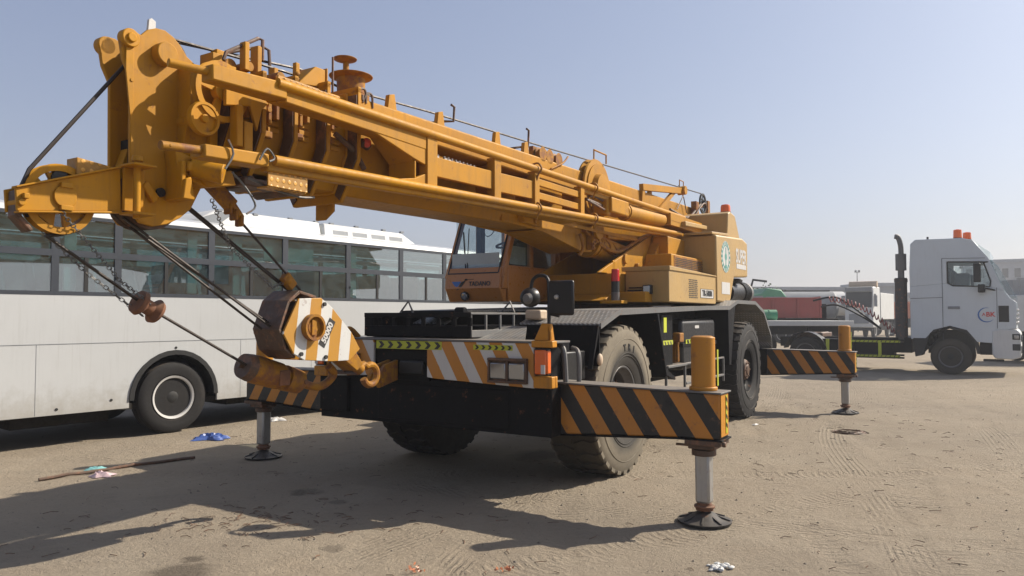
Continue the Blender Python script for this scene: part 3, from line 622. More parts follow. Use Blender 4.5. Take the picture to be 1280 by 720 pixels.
# engine hood with mesh
b = MB(); b.box(-5.42, -3.95, .64, 1.02, 2.305, 2.58); b.box(-5.42, -4.6, .50, .74, 2.58, 2.90); hd = b.build('engine_hood', 'paint', C, .012)
grille(-5.4, -4.1, 2.36, 2.54, 1.027, 26, 7, hd)
b = MB(); b.box(-5.42, -4.06, 1.02, 1.026, 2.335, 2.56); b.build('vent_panel', 'paint_rust', hd)
# counterweight
b = MB(); b.prism([(-5.36, 1.92), (-6.10, 1.90), (-6.36, 2.34), (-7.24, 2.38), (-7.24, 2.98), (-6.9, 3.04), (-5.36, 2.965)], 'y', -1.25, 1.25); cw = b.build('counterweight', 'paint_faded', C, .03)
b = MB(); b.prism([(-6.38, 3.0), (-6.48, 3.44), (-6.60, 3.48), (-6.9, 3.44), (-7.24, 3.02), (-7.24, 2.98)], 'y', -1.12, 1.13); b.build('upper_weight', 'paint_faded', cw, .02)
b = MB(); b.prism([(-5.3, 2.97), (-6.25, 3.02), (-6.2, 3.06), (-5.3, 3.01)], 'y', .75, 1.2); b.prism([(-5.1, 3.1), (-6.2, 3.15), (-6.2, 3.21), (-5.1, 3.17)], 'y', .6, .85); b.build_each('cover_lip', 'paint_faded', cw, .008)
# emblem: toothed ring with a figure-like cross
ec = (-5.86, 1.2515, 2.65)
b = MB(); b.lathe([(0, .255), (.003, .255)], (ec[0], 1.2505, ec[2]), (0, 1, 0), 36); em = b.build('emblem', 'decal_white', cw)
b = MB()
for k in range(18):
    a = 2 * math.pi * k / 18; c, s = math.cos(a), math.sin(a)
    b.prism([(ec[0] + .25 * c - .022 * s, ec[2] + .25 * s + .022 * c), (ec[0] + .25 * c + .022 * s, ec[2] + .25 * s - .022 * c), (ec[0] + .195 * c + .018 * s, ec[2] + .195 * s - .018 * c), (ec[0] + .195 * c - .018 * s, ec[2] + .195 * s + .018 * c)], 'y', 1.2540, 1.2555)
b.ring((ec[0], 1.2548, ec[2]), (0, 1, 0), .175, .19, .0015, 36)
b.lathe([(0, .06), (.0015, .06)], (ec[0], 1.254, ec[2]), (0, 1, 0), 20); b.box(ec[0] - .018, ec[0] + .018, 1.254, 1.2557, ec[2] - .16, ec[2] + .15); b.box(ec[0] - .05, ec[0] + .05, 1.254, 1.2552, ec[2] - .17, ec[2] - .13)
b.build('emblem_figure', 'decal_green', em)
text('SUPER', .33, 'decal_white', cw, (-6.80, 1.2515, 2.70), (-1, 0, 0), (0, 0, 1), bold=.01, sx=.72)
b = MB(); b.box(-7.12, -6.50, 1.251, 1.254, 2.50, 2.58); b.box(-6.08, -5.62, 1.251, 1.254, 2.05, 2.24); b.build_each('white_label', 'decal_white', cw)
b = MB(); b.cyl((-6.85, .98, 3.44), (-6.85, .98, 3.51), .095); bc = b.build('beacon', 'black_clean', C)
b = MB(); b.lathe([(0, .085), (.1, .082), (.13, .07), (.14, .03)], (-6.85, .98, 3.505), (0, 0, 1), 20); b.build('beacon_lens', 'lens_orange', bc)
# air cleaner and intake behind
b = MB(); b.cyl((-6.65, .98, 2.10), (-7.7, .98, 2.12), .185, seg=30)
for k in range(8): b.ring((-7.45 - .05 * k, .98, 2.12), (1, 0, 0), .17, .205, .018, 30)
b.build('air_cleaner', 'black_clean', C)
b = MB(); b.lathe([(0, .07), (.06, .07), (.07, .17), (.12, .18), (.15, .13)], (-6.95, 1.05, 2.20), (0, 0, 1), 26); b.build('rain_cap', 'black_clean', C)
b = MB(); b.ring((-7.9, .98, 2.12), (1, 0, 0), .12, .2, .12, 30); b.build('cleaner_collar', 'galv', C)

# ---- cab
b = MB(); yn, yf = -.46, -1.38
b.prism([(-1.86, 2.23), (-1.83, 2.06), (-1.93, 1.885), (-3.35, 1.885), (-3.35, 2.33), (-1.90, 2.33)], 'y', yf + .03, yn - .03)
b.box(-3.35, -1.99, yn - .032, yn, 1.885, 2.33) ; b.box(-3.35, -1.99, yf, yf + .032, 1.885, 2.33)
b.hexa([(-1.86, yf + .002, 2.05), (-1.99, yf + .002, 2.05), (-1.99, yf + .002, 2.33), (-1.9, yf + .002, 2.33)], [(-1.86, yf + .05, 2.05), (-1.99, yf + .05, 2.05), (-1.99, yf + .05, 2.33), (-1.9, yf + .05, 2.33)])
b.hexa([(-1.86, yn - .002, 2.05), (-1.99, yn - .002, 2.05), (-1.99, yn - .002, 2.33), (-1.9, yn - .002, 2.33)], [(-1.86, yn - .05, 2.05), (-1.99, yn - .05, 2.05), (-1.99, yn - .05, 2.33), (-1.9, yn - .05, 2.33)])
b.box(-4.3, -3.37, -1.30, -.44, 1.9, 2.88); cab = b.build('cab', 'paint_cab', C, .01)
b = MB()
zt = 3.06
for y0, y1 in ((yn - .075, yn), (yf, yf + .055)):
    b.hexa([(-1.87, y0, 2.22), (-1.95, y0, 2.22), (-1.95, y1, 2.22), (-1.87, y1, 2.22)], [(-2.22, y0, zt), (-2.30, y0, zt), (-2.30, y1, zt), (-2.22, y1, zt)])
    b.box(-2.65, -2.58, y0 + .01, y1 - .005, 2.32, zt); b.box(-3.35, -3.27, y0, y1, 2.32, zt)
    b.box(-2.58, -1.95, y0 + .015, y1 - .008, 2.30, 2.36)
    b.box(-3.28, -2.6, y0 + .015, y1 - .008, 2.30, 2.36)
b.hexa([(-1.862, yf, 2.20), (-1.93, yf, 2.20), (-1.93, yn, 2.20), (-1.862, yn, 2.20)], [(-1.885, yf, 2.26), (-1.95, yf, 2.26), (-1.95, yn, 2.26), (-1.885, yn, 2.26)])
b.build_each('cab_frame', 'paint_cab', cab, .008)
b = MB(); b.box(-3.4, -2.16, yf - .01, yn + .01, zt, zt + .07); b.build('cab_roof', 'paint_cab', cab, .02)
b = MB(); A = [(-1.875, yf + .055, 2.255), (-1.875, yn - .075, 2.255), (-2.213, yn - .075, zt), (-2.213, yf + .055, zt)]
b.hexa(A, [(x - .008, y, z) for x, y, z in A]); b.build('windshield', 'cab_glass', cab)
b = MB(); dx = -.012
def strip(p, q, r=.012): b.tube([p, q], r, 6)
for i in range(4): strip(A[i], A[(i + 1) % 4])
b.build('windshield_seal', 'rubber', cab)
b = MB(); b.box(-2.57, -2.06, yn - .03, yn - .024, 2.365, 3.0); b.build('side_window', 'cab_glass', cab)
b = MB(); b.box(-3.26, -2.66, yf + .02, yf + .026, 2.36, 3.0); b.box(-2.57, -2.1, yf + .02, yf + .026, 2.36, 3.0); b.box(-3.30, -3.294, yf + .06, yn - .08, 2.34, 3.0); b.build_each('rear_window', 'cab_glass', cab)
b = MB(); b.box(-2.5, -2.10, yn - .05, yn - .04, 2.38, 2.62); b.box(-1.935, -1.925, yf + .08, yn - .1, 2.27, 2.52); b.build_each('sun_shade', 'interior', cab)
b = MB(); b.box(-3.0, -2.62, -1.1, -.8, 2.32, 2.45); b.box(-3.1, -3.0, -1.1, -.8, 2.42, 2.78); b.ball((-3.05, -.95, 2.86), .08); b.build('driver_seat', 'seat', cab, .04)
b = MB(); b.tube([(-2.3, -.72, 2.3), (-2.35, -.72, 2.62)], .02); b.ring((-2.36, -.72, 2.66), (.4, 0, 1), .12, .15, .02); b.tube([(-2.15, -.72, 2.98), (-2.12, -.78, 2.8), (-2.12, -.88, 2.76), (-2.15, -.95, 2.86)], .006, 6, 4); b.box(-2.55, -2.45, -1.27, -1.19, 2.3, 3.04); b.build('steering_wheel', 'rubber', cab)
b = MB(); b.tube([(-1.872, -1.02, 2.17), (-1.90, -1.06, 2.30), (-2.10, -1.24, 2.83)], .010); b.tube([(-1.866, -1.0, 2.17), (-1.92, -1.05, 2.38), (-2.13, -1.17, 2.88)], .006); b.cyl((-1.85, -1.02, 2.16), (-1.89, -1.02, 2.18), .025); b.box(-1.865, -1.85, -1.03, -.9, 2.165, 2.18); b.build('wiper', 'rubber', cab)
b = MB(); b.prism([(-1.24, 2.15), (-1.09, 2.15), (-1.155, 2.07), (-1.2, 2.1)], 'x', -1.838, -1.834); b.build('blue_mark', 'decal_blue', cab)
b = MB(); b.prism([(-1.08, 2.145), (-1.02, 2.165), (-1.10, 2.06), (-1.165, 2.035)], 'x', -1.838, -1.833); b.build('black_mark', 'decal_black', cab)
t_ = text('TADANO', .082, 'decal_black', cab, (-1.8365, -.80, 2.115), (0, 1, 0), (-.1, 0, 1), bold=.0018, sx=.95)
b = MB(); b.lathe([(0, .062), (.03, .062), (.032, .05)], (-1.88, -1.05, 1.965), (1, 0, -.3), 24); cl = b.build('cab_lamp', 'rubber', cab)
b = MB(); b.lathe([(.032, .048), (.04, .04), (.044, .01)], (-1.88, -1.05, 1.965), (1, 0, -.3), 24); b.build('lamp_lens', 'lens_clear', cl)

# ================================================================ BOOM
def bz(x): return -.018 * (x - 1.0)
def section(hw, x0, x1, zt, zb, cut=.30, botw=.62, th=None):
    # hexagonal boom section: straight upper sides, lower sides slanting in
    b = MB(); n = 1; prof = lambda dz: [(-hw * botw, zb + dz), (hw * botw, zb + dz), (hw, zb + dz + cut), (hw, zt + dz), (hw - .03, zt + dz + .012), (-hw + .03, zt + dz + .012), (-hw, zt + dz), (-hw, zb + dz + cut)]
    A = [(x0, y, z) for y, z in prof(bz(x0))]; B_ = [(x1, y, z) for y, z in prof(bz(x1))]; m = len(A)
    b.add(A + B_, [tuple(range(m))[::-1], tuple(range(m, 2 * m))] + [(i, (i + 1) % m, m + (i + 1) % m, m + i) for i in range(m)]); return b
boom = section(.36, 1.78, -7.3, 3.50, 2.70).build('boom', 'paint', C, .012)
sec = [(.335, 2.06, 3.47, 2.72), (.31, 2.33, 3.44, 2.74), (.285, 2.60, 3.41, 2.76), (.26, 3.12, 3.38, 2.78)]
xp = 1.7
for k, (hw, x1, zt, zb) in enumerate(sec):
    section(hw, x1, xp, zt, zb).build('telescopic_section', 'paint', boom, .006); xp = x1 - .1
# collars: kinked rib plates standing proud, with guide boxes and slide pads
for k, (xc, hw, zt, zb) in enumerate([(1.74, .36, 3.50, 2.70), (2.05, .335, 3.47, 2.72), (2.35, .31, 3.44, 2.74), (2.62, .285, 3.41, 2.76), (2.86, .26, 3.38, 2.78)]):
    b = MB(); o_ = .10; dz = bz(xc)
    for s in (1, -1):
        P0 = [(s * hw * .62, zb), (s * hw, zb + .30), (s * hw, zt)]; P1 = [(s * (hw * .62 + .05), zb - .07), (s * (hw + o_), zb + .26), (s * (hw + o_), zt + .04)]
        for i in range(2): b.prism([(P0[i][0] - s * .01, P0[i][1] + dz), (P1[i][0], P1[i][1] + dz), (P1[i + 1][0], P1[i + 1][1] + dz), (P0[i + 1][0] - s * .01, P0[i + 1][1] + dz)], 'x', xc - .018, xc + .018)
    b.box(xc - .018, xc + .018, -hw - o_, hw + o_, zt + dz, zt + dz + .05); b.box(xc - .018, xc + .018, -hw * .62 - .05, hw * .62 + .05, zb + dz - .07, zb + dz)
    col = b.build('section_collar', 'paint', boom, .004)
    b = MB()
    for s in (1, -1): b.prism([(s * hw * .62, zb + dz - .01), (s * (hw * .62 + .045), zb + dz - .05), (s * (hw + .092), zb + dz + .262), (s * (hw + .092), zt + dz - .02), (s * (hw - .005), zt + dz - .02), (s * (hw - .005), zb + dz + .30)], 'x', xc + .019, xc + .030)
    b.build_each('rib_shade_strip', 'greasy', col)  # dark strips added for contrast, painting the shaded gaps along the ribs
    b = MB()
    for s in (1, -1):
        y0, y1 = s * hw, s * (hw + .06)
        b.box(xc - .10, xc - .07, y0, y1, zt + dz - .30, zt + dz - .12); b.box(xc - .17, xc - .14, y0, y1, zt + dz - .26, zt + dz - .10)
        b.box(xc - .13, xc - .06, y0, s * (hw + .035), zt + dz - .40, zt + dz - .35)
        b.cyl((xc - .06, y0, zt + dz - .21), (xc - .06, s * (hw + .085), zt + dz - .21), .022)
    b.build_each('slide_guide', 'paint_rust', col, .005)
    if k:
        b = MB()
        for s in (1, -1):
            for j in range(3):
                z = zb + dz + .30 + .05 * j; b.box(xc - .20, xc - .10, s * hw, s * (hw + .02), z, z + .035)
        b.build_each('wear_pad', 'paint', col, .004)
# lower braces of the front collars
b = MB(); b.prism([(-.14, 2.72), (.06, 2.72), (.06, 2.58), (-.04, 2.51), (-.14, 2.51)], 'x', 1.60, 1.63); b.build('rope_stay_bracket', 'paint', boom, .005)
b = MB(); b.box(1.95, 2.85, -.20, .18, 2.65, 2.70); b.box(2.38, 2.7, .15, .28, 2.62, 2.68); b.cyl((2.2, -.2, 2.66), (2.2, .22, 2.66), .045); b.cyl((2.62, -.2, 2.66), (2.62, .26, 2.66), .04); b.build('boom_under_guide', 'greasy', boom, .01)
# top edge rail, brackets on the top
b = MB()
for x in (1.15, .45, -.55, -1.15, -3.1, -5.0):
    b.prism([(x, 3.50 + bz(x)), (x + .12, 3.50 + bz(x)), (x + .10, 3.62 + bz(x)), (x + .03, 3.64 + bz(x))], 'y', .30, .345); b.prism([(x, 3.50 + bz(x)), (x + .12, 3.50 + bz(x)), (x + .10, 3.62 + bz(x)), (x + .03, 3.64 + bz(x))], 'y', -.345, -.30)
b.build_each('top_bracket', 'paint', boom, .004)
b = MB()
for x, dzz in ((.30, .14), (-1.15, .19)):
    z = 3.50 + bz(x); b.tube([(x + .25, .1, z + .03), (x, .22, z + .10), (x - .05, .30, z + .10), (x - .05, .31, z + .10 + dzz), (x - .0, .31, z + .11 + dzz)], .013)
b.build_each('rope_guide_hook', 'greasy', boom)
# guide sheaves on the top, worn brown
b = MB(); z = 3.5 + bz(-1.6)
for x in (-1.45, -1.62, -1.85): b.lathe([(-.03, .09), (-.015, .065), (.015, .065), (.03, .09)], (x, .33, z + .05), (0, 1, 0), 20)
b.box(-2.0, -1.35, .22, .28, z, z + .14); b.tube([(-2.1, .35, z + .14), (-1.9, .38, z + .02), (-1.6, .38, z - .1)], .012, 8, 4)
b.build('guide_rollers', 'paint_rust', boom, .003)
# hose reel disc on the near top flank
b = MB(); b.lathe([(0, .40), (.012, .41), (.03, .40), (.035, .33), (.05, .22), (.12, .20), (.13, .08)], (-2.80, .40, 3.36), (0, 1, 0), 44); b.lathe([(0, .41), (.02, .41)], (-2.80, .32, 3.36), (0, 1, 0), 44); b.cyl((-2.80, .32, 3.36), (-2.80, .45, 3.36), .34, seg=36)
b.tube([(-2.62, .46, 3.74), (-2.62, .46, 3.86), (-3.0, .46, 3.86), (-3.0, .46, 3.74)], .011); b.build('hose_reel', 'paint', boom)
# rear A-bracket with its short rail
b = MB(); b.beam((-4.5, .36, 3.36), (-4.5, .38, 3.68), .10, .06); b.beam((-4.45, .38, 3.65), (-6.2, .40, 3.84), .07, .10); b.beam((-5.2, .38, 3.40), (-5.9, .38, 3.78), .05, .07); b.cyl((-6.24, .34, 3.85), (-6.24, .48, 3.85), .075); b.tube([(-6.14, .40, 3.92), (-6.14, .40, 4.02), (-6.34, .40, 4.02), (-6.34, .40, 3.90)], .009)
b.build('rear_bracket', 'paint', boom, .004)
b = MB(); b.tube([(-5.6, .42, 3.45), (-6.4, .44, 3.40), (-6.9, .46, 3.62), (-7.1, .46, 3.72)], .02, 8, 4); b.tube([(-6.0, .4, 3.5), (-6.3, .4, 3.75), (-6.5, .4, 3.95)], .009); b.tube([(-6.5, .4, 3.5), (-6.35, .4, 3.75), (-6.1, .4, 3.92)], .009)
b.tube([(-6.6, .46, 3.35), (-6.8, .5, 3.55), (-7.2, .5, 3.75), (-7.4, .5, 3.65)], .014, 8, 4); b.build_each('hydraulic_hose', 'greasy', boom)
b = MB(); b.box(-6.95, -6.8, .38, .48, 3.52, 3.74); b.cyl((-6.8, .44, 3.64), (-7.2, .44, 3.7), .035); b.box(-7.75, -7.62, .38, .44, 3.45, 3.86); b.box(-7.9, -7.8, .30, .36, 3.45, 3.84); b.box(-8.0, -7.0, -.3, .36, 3.44, 3.50); b.build('winch_frame', 'paint_rust', boom, .006)
b = MB(); wc = (-7.3, .44, 3.76)
b.ring(wc, (0, 1, 0), .155, .185, .03, 30); b.cyl((wc[0], .42, wc[2]), (wc[0], .5, wc[2]), .05)
for k in range(8): a = k * math.pi / 4; b.beam((wc[0], wc[1], wc[2]), (wc[0] + .16 * math.cos(a), wc[1], wc[2] + .16 * math.sin(a)), .015, .015)
b.build('rope_sheave', 'rubber', boom)
# luffing cylinder, its bracket under the boom, hoses
b = MB()
for y in (.235, -.265): b.prism([(-.7, 2.74), (-1.6, 2.71), (-2.7, 2.54), (-2.95, 2.56), (-3.0, 2.66), (-3.0, 2.95), (-.7, 2.95)], 'y', y, y + .03)
b.hexa([(-1.6, -.24, 2.715), (-1.6, .24, 2.715), (-2.7, .24, 2.545), (-2.7, -.24, 2.545)], [(-1.6, -.24, 2.735), (-1.6, .24, 2.735), (-2.7, .24, 2.565), (-2.7, -.24, 2.565)])
b.prism([(-1.0, 2.86), (-1.06, 2.76), (-1.45, 2.74), (-1.2, 2.90)], 'y', .265, .34); b.cyl((-1.3, .26, 2.80), (-1.3, .37, 2.80), .045); b.build('cylinder_bracket', 'paint', boom, .006)
b = MB(); b.cyl((-3.0, .16, 2.69), (-4.9, .16, 2.53), .165, seg=32); b.ring((-3.04, .16, 2.69), (-1, 0, -.09), .1, .195, .07, 32); b.ring((-3.16, .16, 2.68), (-1, 0, -.09), .1, .182, .03, 32); b.cyl((-2.7, .16, 2.72), (-3.0, .16, 2.69), .09); b.build('luffing_cylinder', 'paint', C)
b = MB()
for k in range(3): b.tube([(-2.65, .27 + .02 * k, 2.82), (-3.1, .30 + .02 * k, 2.74 - .04 * k), (-3.6, .30, 2.66 - .05 * k), (-4.2, .32, 2.62 - .03 * k), (-4.6, .38, 2.7)], .02, 8, 5)
b.tube([(-3.0, .34, 2.68), (-3.6, .36, 2.60), (-4.3, .42, 2.85), (-5.0, .45, 3.02)], .03, 8, 5); b.tube([(-2.5, .31, 2.76), (-2.56, .33, 2.6), (-2.5, .31, 2.48)], .022, 8, 4)
for k in range(6): x = -2.9 - .22 * k; b.tube([(x, .30, 2.80 - .03 * k), (x - .08, .33, 2.73 - .03 * k), (x - .02, .33, 2.66 - .03 * k)], .016, 8, 3)
b.build_each('hydraulic_hose', 'paint_rust', C)
b = MB(); b.box(-2.86, -2.78, .27, .36, 2.58, 2.84)
for k in range(5): b.box(-2.85, -2.79, .355, .375, 2.59 + .05 * k, 2.62 + .05 * k)
b.build('valve_stack', 'paint_rust', boom, .006)
b = MB(); b.lathe([(0, .14), (.04, .14)], (-2.9, .37, 2.86), (0, 1, 0), 30); b.prism([(-3.2, 2.84), (-4.9, 2.92), (-4.9, 2.83), (-3.2, 2.76)], 'y', .36, .40); b.prism([(-3.25, 2.98), (-4.9, 3.02), (-4.9, 2.97), (-3.25, 2.93)], 'y', .36, .42); b.build_each('flank_bracket', 'paint', boom, .006)
# telescoping hose bundle / side block with cylinder along the flank
b = MB(); b.box(-3.12, -2.55, .52, .74, 3.02, 3.22); b.box(-2.62, -2.50, .50, .70, 2.98, 3.20); b.build('swing_cylinder_mount', 'paint', boom, .02)
b = MB(); b.cyl((-3.12, .64, 3.10), (-4.55, .64, 3.14), .105, seg=28); b.ring((-3.2, .64, 3.10), (1, 0, 0), .08, .118, .05, 28); b.tube([(-2.5, .60, 3.12), (-2.2, .60, 3.12)], .03); b.build('swing_cylinder', 'paint', boom)
b = MB(); b.box(-6.15, -4.62, .54, .78, 3.07, 3.25); b.box(-6.15, -4.62, .781, .785, 3.14, 3.145); b.build('jib_support_box', 'paint', boom, .02)
b = MB(); b.tube([(-2.05, .66, 3.16), (-2.2, .68, 3.18), (-2.45, .66, 3.16)], .02); b.tube([(-2.0, .64, 3.12), (-2.2, .66, 3.10), (-2.5, .62, 3.10)], .02); b.tube([(-1.95, .68, 3.1), (-2.2, .7, 3.06), (-2.45, .68, 3.04)], .014); b.build_each('control_hose', 'greasy', boom)

# ---- boom head
HP = [(3.52, 3.41), (3.51, 3.46), (3.47, 3.5), (3.42, 3.50), (3.385, 3.49), (3.34, 3.54), (3.28, 3.57), (3.22, 3.575), (3.16, 3.55), (3.11, 3.51), (3.06, 3.45), (2.97, 3.40), (2.93, 3.36), (2.93, 2.58), (2.97, 2.50), (3.01, 2.42), (3.09, 2.35), (3.18, 2.30), (3.28, 2.275), (3.37, 2.29), (3.41, 2.34), (3.43, 2.40), (3.44, 2.63), (3.45, 3.20), (3.50, 3.30)]
b = MB(); b.prism(HP, 'y', .10, .13); b.prism(HP, 'y', -.13, -.10)
b.box(3.30, 3.33, -.10, .10, 2.80, 3.35); b.box(2.90, 2.96, -.255, .255, 2.80, 3.36)
b.prism([(3.43, 2.60), (3.35, 2.60), (3.31, 2.78), (3.35, 2.84)], 'y', -.10, -.02)
head = b.build('boom_head', 'paint', boom, .006)
b = MB(); b.box(3.34, 3.37, -.099, .099, 2.56, 2.84); b.box(3.02, 3.05, -.099, .099, 2.45, 3.45); b.build('head_shade_plate', 'dark_void', head)  # near-black plates, their colour standing in for shade between the head plates
b = MB()
for s_ in (1, -1):
    b.cyl((3.47, s_ * .10, 3.44), (3.47, s_ * .165, 3.44), .058, seg=24); b.cyl((3.47, s_ * .13, 3.44), (3.47, s_ * .18, 3.44), .03, seg=16)
b.cyl((3.245, .13, 3.40), (3.245, .205, 3.40), .074, seg=30); b.build_each('head_pin', 'paint', head, .006)
b = MB(); b.prism([(3.27, 3.50), (3.33, 3.50), (3.32, 3.62), (3.30, 3.635), (3.27, 3.62)], 'y', .085, .105); b.build('lifting_tab', 'decal_white', head, .004)
b = MB(); b.prism([(3.49, 3.40), (3.44, 3.42), (3.435, 3.02), (3.455, 2.95), (3.49, 3.24)], 'y', .131, .143); b.cyl((3.45, .13, 3.18), (3.45, .148, 3.18), .012); b.build('edge_stiffener', 'paint', head, .003)
def sheave(c, r, w_, name, mat, par, holes=True, hub=.06, ns=6):
    b = MB(); ax = (0, 1, 0)
    b.lathe([(-w_ / 2, r), (-w_ * .15, r * .86), (w_ * .15, r * .86), (w_ / 2, r), (w_ / 2, r * .8), (-w_ / 2, r * .8)], c, ax, 40, True)
    if holes:
        for k in range(ns):
            a = k * 2 * math.pi / ns + .3; wr = {6: .33, 5: .45, 4: .22}[ns]; b.prism([(c[0] + r * .82 * math.cos(a - wr), c[2] + r * .82 * math.sin(a - wr)), (c[0] + r * .82 * math.cos(a + wr), c[2] + r * .82 * math.sin(a + wr)), (c[0] + hub * math.cos(a + .4), c[2] + hub * math.sin(a + .4)), (c[0] + hub * math.cos(a - .4), c[2] + hub * math.sin(a - .4))], 'y', c[1] - w_ * .2, c[1] + w_ * .2)
    else: b.lathe([(-w_ * .2, r * .82), (w_ * .2, r * .82)], c, ax, 32)
    b.lathe([(-w_ * .6, hub), (w_ * .6, hub)], c, ax, 20); return b.build(name, mat, par)
for y in (-.066, 0, .066): sheave((3.18, y, 3.40), .16, .05, 'top_sheave', 'greasy', head, False); sheave((3.27, y, 2.46), .20, .05, 'lower_sheave', 'greasy', head, False)
# jib sockets and lugs on the near flank
b = MB(); b.prism([(3.10, 2.74), (3.22, 2.78), (3.20, 2.66), (3.08, 2.58), (2.98, 2.56), (2.98, 2.74)], 'y', .13, .26); b.cyl((3.10, .26, 2.68), (2.96, .40, 2.64), .07)
b.box(3.165, 3.20, .13, .30, 2.46, 2.70); b.box(3.10, 3.165, .13, .32, 2.64, 2.70); b.prism([(3.12, 2.45), (3.21, 2.45), (3.19, 2.58), (3.15, 2.60)], 'y', .13, .33); b.prism([(3.30, 2.42), (3.38, 2.52), (3.35, 2.56), (3.26, 2.46)], 'y', .13, .17)
b.prism([(2.98, 2.56), (3.06, 2.62), (2.82, 2.70), (2.78, 2.60)], 'y', .15, .30); b.build('jib_lug', 'paint', head, .008)
b = MB(); b.cyl((3.24, .13, 2.50), (3.24, .15, 2.50), .03); b.cyl((3.10, .13, 3.02), (3.10, .145, 3.02), .018); b.build_each('plug', 'rubber', head)
# big spoked sheave and small cover disc behind the head
sheave((2.95, .34, 3.20), .205, .05, 'jib_sheave', 'paint', boom, True, .055, 4)
b = MB(); b.lathe([(0, .108), (.03, .115), (.05, .108), (.05, .09), (.03, .084), (.03, .03), (.05, .026), (.052, .01)], (3.08, .32, 2.99), (0, 1, 0), 36); b.cyl((3.08, .12, 2.99), (3.08, .34, 2.99), .05); b.build('cover_disc', 'paint', boom)
b = MB(); b.prism([(2.96, 3.10), (2.76, 3.14), (2.70, 2.98), (2.66, 3.14), (2.60, 3.20), (2.96, 3.26)], 'y', .38, .41); b.box(2.84, 2.89, .36, .44, 2.84, 3.12); b.box(2.76, 2.83, .36, .44, 2.72, 3.02); b.build('sheave_bracket', 'paint', boom, .006)
# aux sheave arm at the very front
AP = [(4.10, 2.405), (3.51, 2.615), (3.50, 2.345), (4.09, 2.28)]
b = MB(); b.prism(AP, 'y', .12, .14); b.prism(AP, 'y', .0, .02); b.prism([(3.52, 2.60), (3.50, 2.35), (3.48, 2.35), (3.50, 2.60)], 'y', .0, .12); b.box(3.36, 3.50, .1401, .16, 2.35, 2.62); b.box(3.40, 3.50, -.02, .0, 2.35, 2.6) 
b.prism([(4.105, 2.415), (3.50, 2.63), (3.50, 2.618), (4.105, 2.403)], 'y', .10, .16); b.prism([(4.09, 2.268), (3.50, 2.333), (3.50, 2.345), (4.09, 2.28)], 'y', .10, .155); b.cyl((4.07, -.005, 2.33), (4.07, .155, 2.33), .02)
arm = b.build('aux_sheave_arm', 'paint', boom, .004)
b = MB(); b.box(4.05, 4.085, .02, .115, 2.25, 2.40); b.prism([(4.085, 2.26), (4.0, 2.17), (3.98, 2.19), (4.05, 2.27)], 'y', .0, .10); b.build('rope_keeper', 'greasy', arm, .01)
b = MB(); b.cyl((3.45, .22, 2.30), (3.45, .22, 2.66), .022); b.cyl((3.45, .22, 2.655), (3.45, .22, 2.69), .035, .03); b.box(3.37, 3.52, .15, .30, 2.32, 2.335); b.box(3.37, 3.52, .15, .30, 2.62, 2.635); b.build('hinge_pin', 'paint', arm, .004)
b = MB(); b.cyl((3.84, .14, 2.39), (3.84, .155, 2.39), .065); b.box(3.80, 3.87, .14, .165, 2.44, 2.47); b.box(3.80, 3.87, .14, .165, 2.31, 2.34); b.box(4.04, 4.07, .14, .17, 2.35, 2.38); b.build_each('axle_keeper', 'paint', arm, .004)
sheave((3.84, .07, 2.38), .205, .06, 'aux_sheave', 'paint', arm, True, .085, 5)
b = MB(); b.prism([(3.76, 2.40), (3.76, 2.64), (3.52, 2.615), (3.52, 2.58), (3.72, 2.50)], 'y', .0, .115); b.build('sheave_guard', 'tread_y', arm, .004)
b = MB(); b.cyl((3.84, .045, 2.5), (3.84, .095, 2.5), .05); b.build('hub_cap', 'rubber', arm)

# ---- stowed jib along the near flank
JY = .68
def zl(x): return 2.69 + .035 * (3.3 - x)
jib = empty('stowed_jib', (0, 0, 0)); jib.parent = C
b = MB(); b.tube([(2.80, JY + .04, 3.24), (-5.4, JY + .04, 3.26)], .036, 14); b.build('jib_chord', 'paint', jib)
b = MB(); b.tube([(2.82, JY + .04, zl(2.82) + .015), (-5.2, JY + .04, zl(-5.2))], .036, 14); b.build('jib_chord', 'paint', jib)
b = MB(); b.hexa([(3.30, JY - .06, 3.225), (3.30, JY + .05, 3.225), (3.30, JY + .05, 3.125), (3.30, JY - .06, 3.125)], [(2.72, JY - .14, 3.26), (2.72, JY + .05, 3.26), (2.72, JY + .05, 3.15), (2.72, JY - .14, 3.16)])
b.hexa([(2.72, JY - .14, 3.22), (2.72, JY + .035, 3.22), (2.72, JY + .035, 3.13), (2.72, JY - .14, 3.15)], [(1.20, JY - .26, 3.24), (1.20, JY + .035, 3.24), (1.20, JY + .035, 3.10), (1.20, JY - .26, 3.15)])
b.build('jib_leg', 'paint', jib, .01)
b = MB(); b.hexa([(3.34, JY - .10, zl(3.3) + .04), (3.34, JY + .045, zl(3.3) + .04), (3.34, JY + .045, zl(3.3) - .04), (3.34, JY - .10, zl(3.3) - .04)], [(2.86, JY - .10, zl(2.85) + .05), (2.86, JY + .045, zl(2.85) + .05), (2.86, JY + .045, zl(2.85) - .035), (2.86, JY - .10, zl(2.85) - .035)])
b.hexa([(2.86, JY - .05, zl(2.85) + .01), (2.86, JY + .03, zl(2.85) + .01), (2.86, JY + .03, zl(2.85) - .06), (2.86, JY - .05, zl(2.85) - .06)], [(-5.1, JY - .05, zl(-5.1) + .01), (-5.1, JY + .03, zl(-5.1) + .01), (-5.1, JY + .03, zl(-5.1) - .06), (-5.1, JY - .05, zl(-5.1) - .06)])
b.build('jib_leg', 'paint', jib, .01)
b = MB(); b.cyl((3.28, JY, 3.185), (3.52, JY - .06, 3.185), .026); b.build('jib_pin', 'paint', jib, .004)
b = MB(); b.cyl((3.33, JY, 2.695), (3.60, JY, 2.675), .026); b.cyl((3.55, JY + .02, 2.68), (3.55, JY + .028, 2.68), .009); b.build('jib_pin', 'paint_rust', jib, .004)
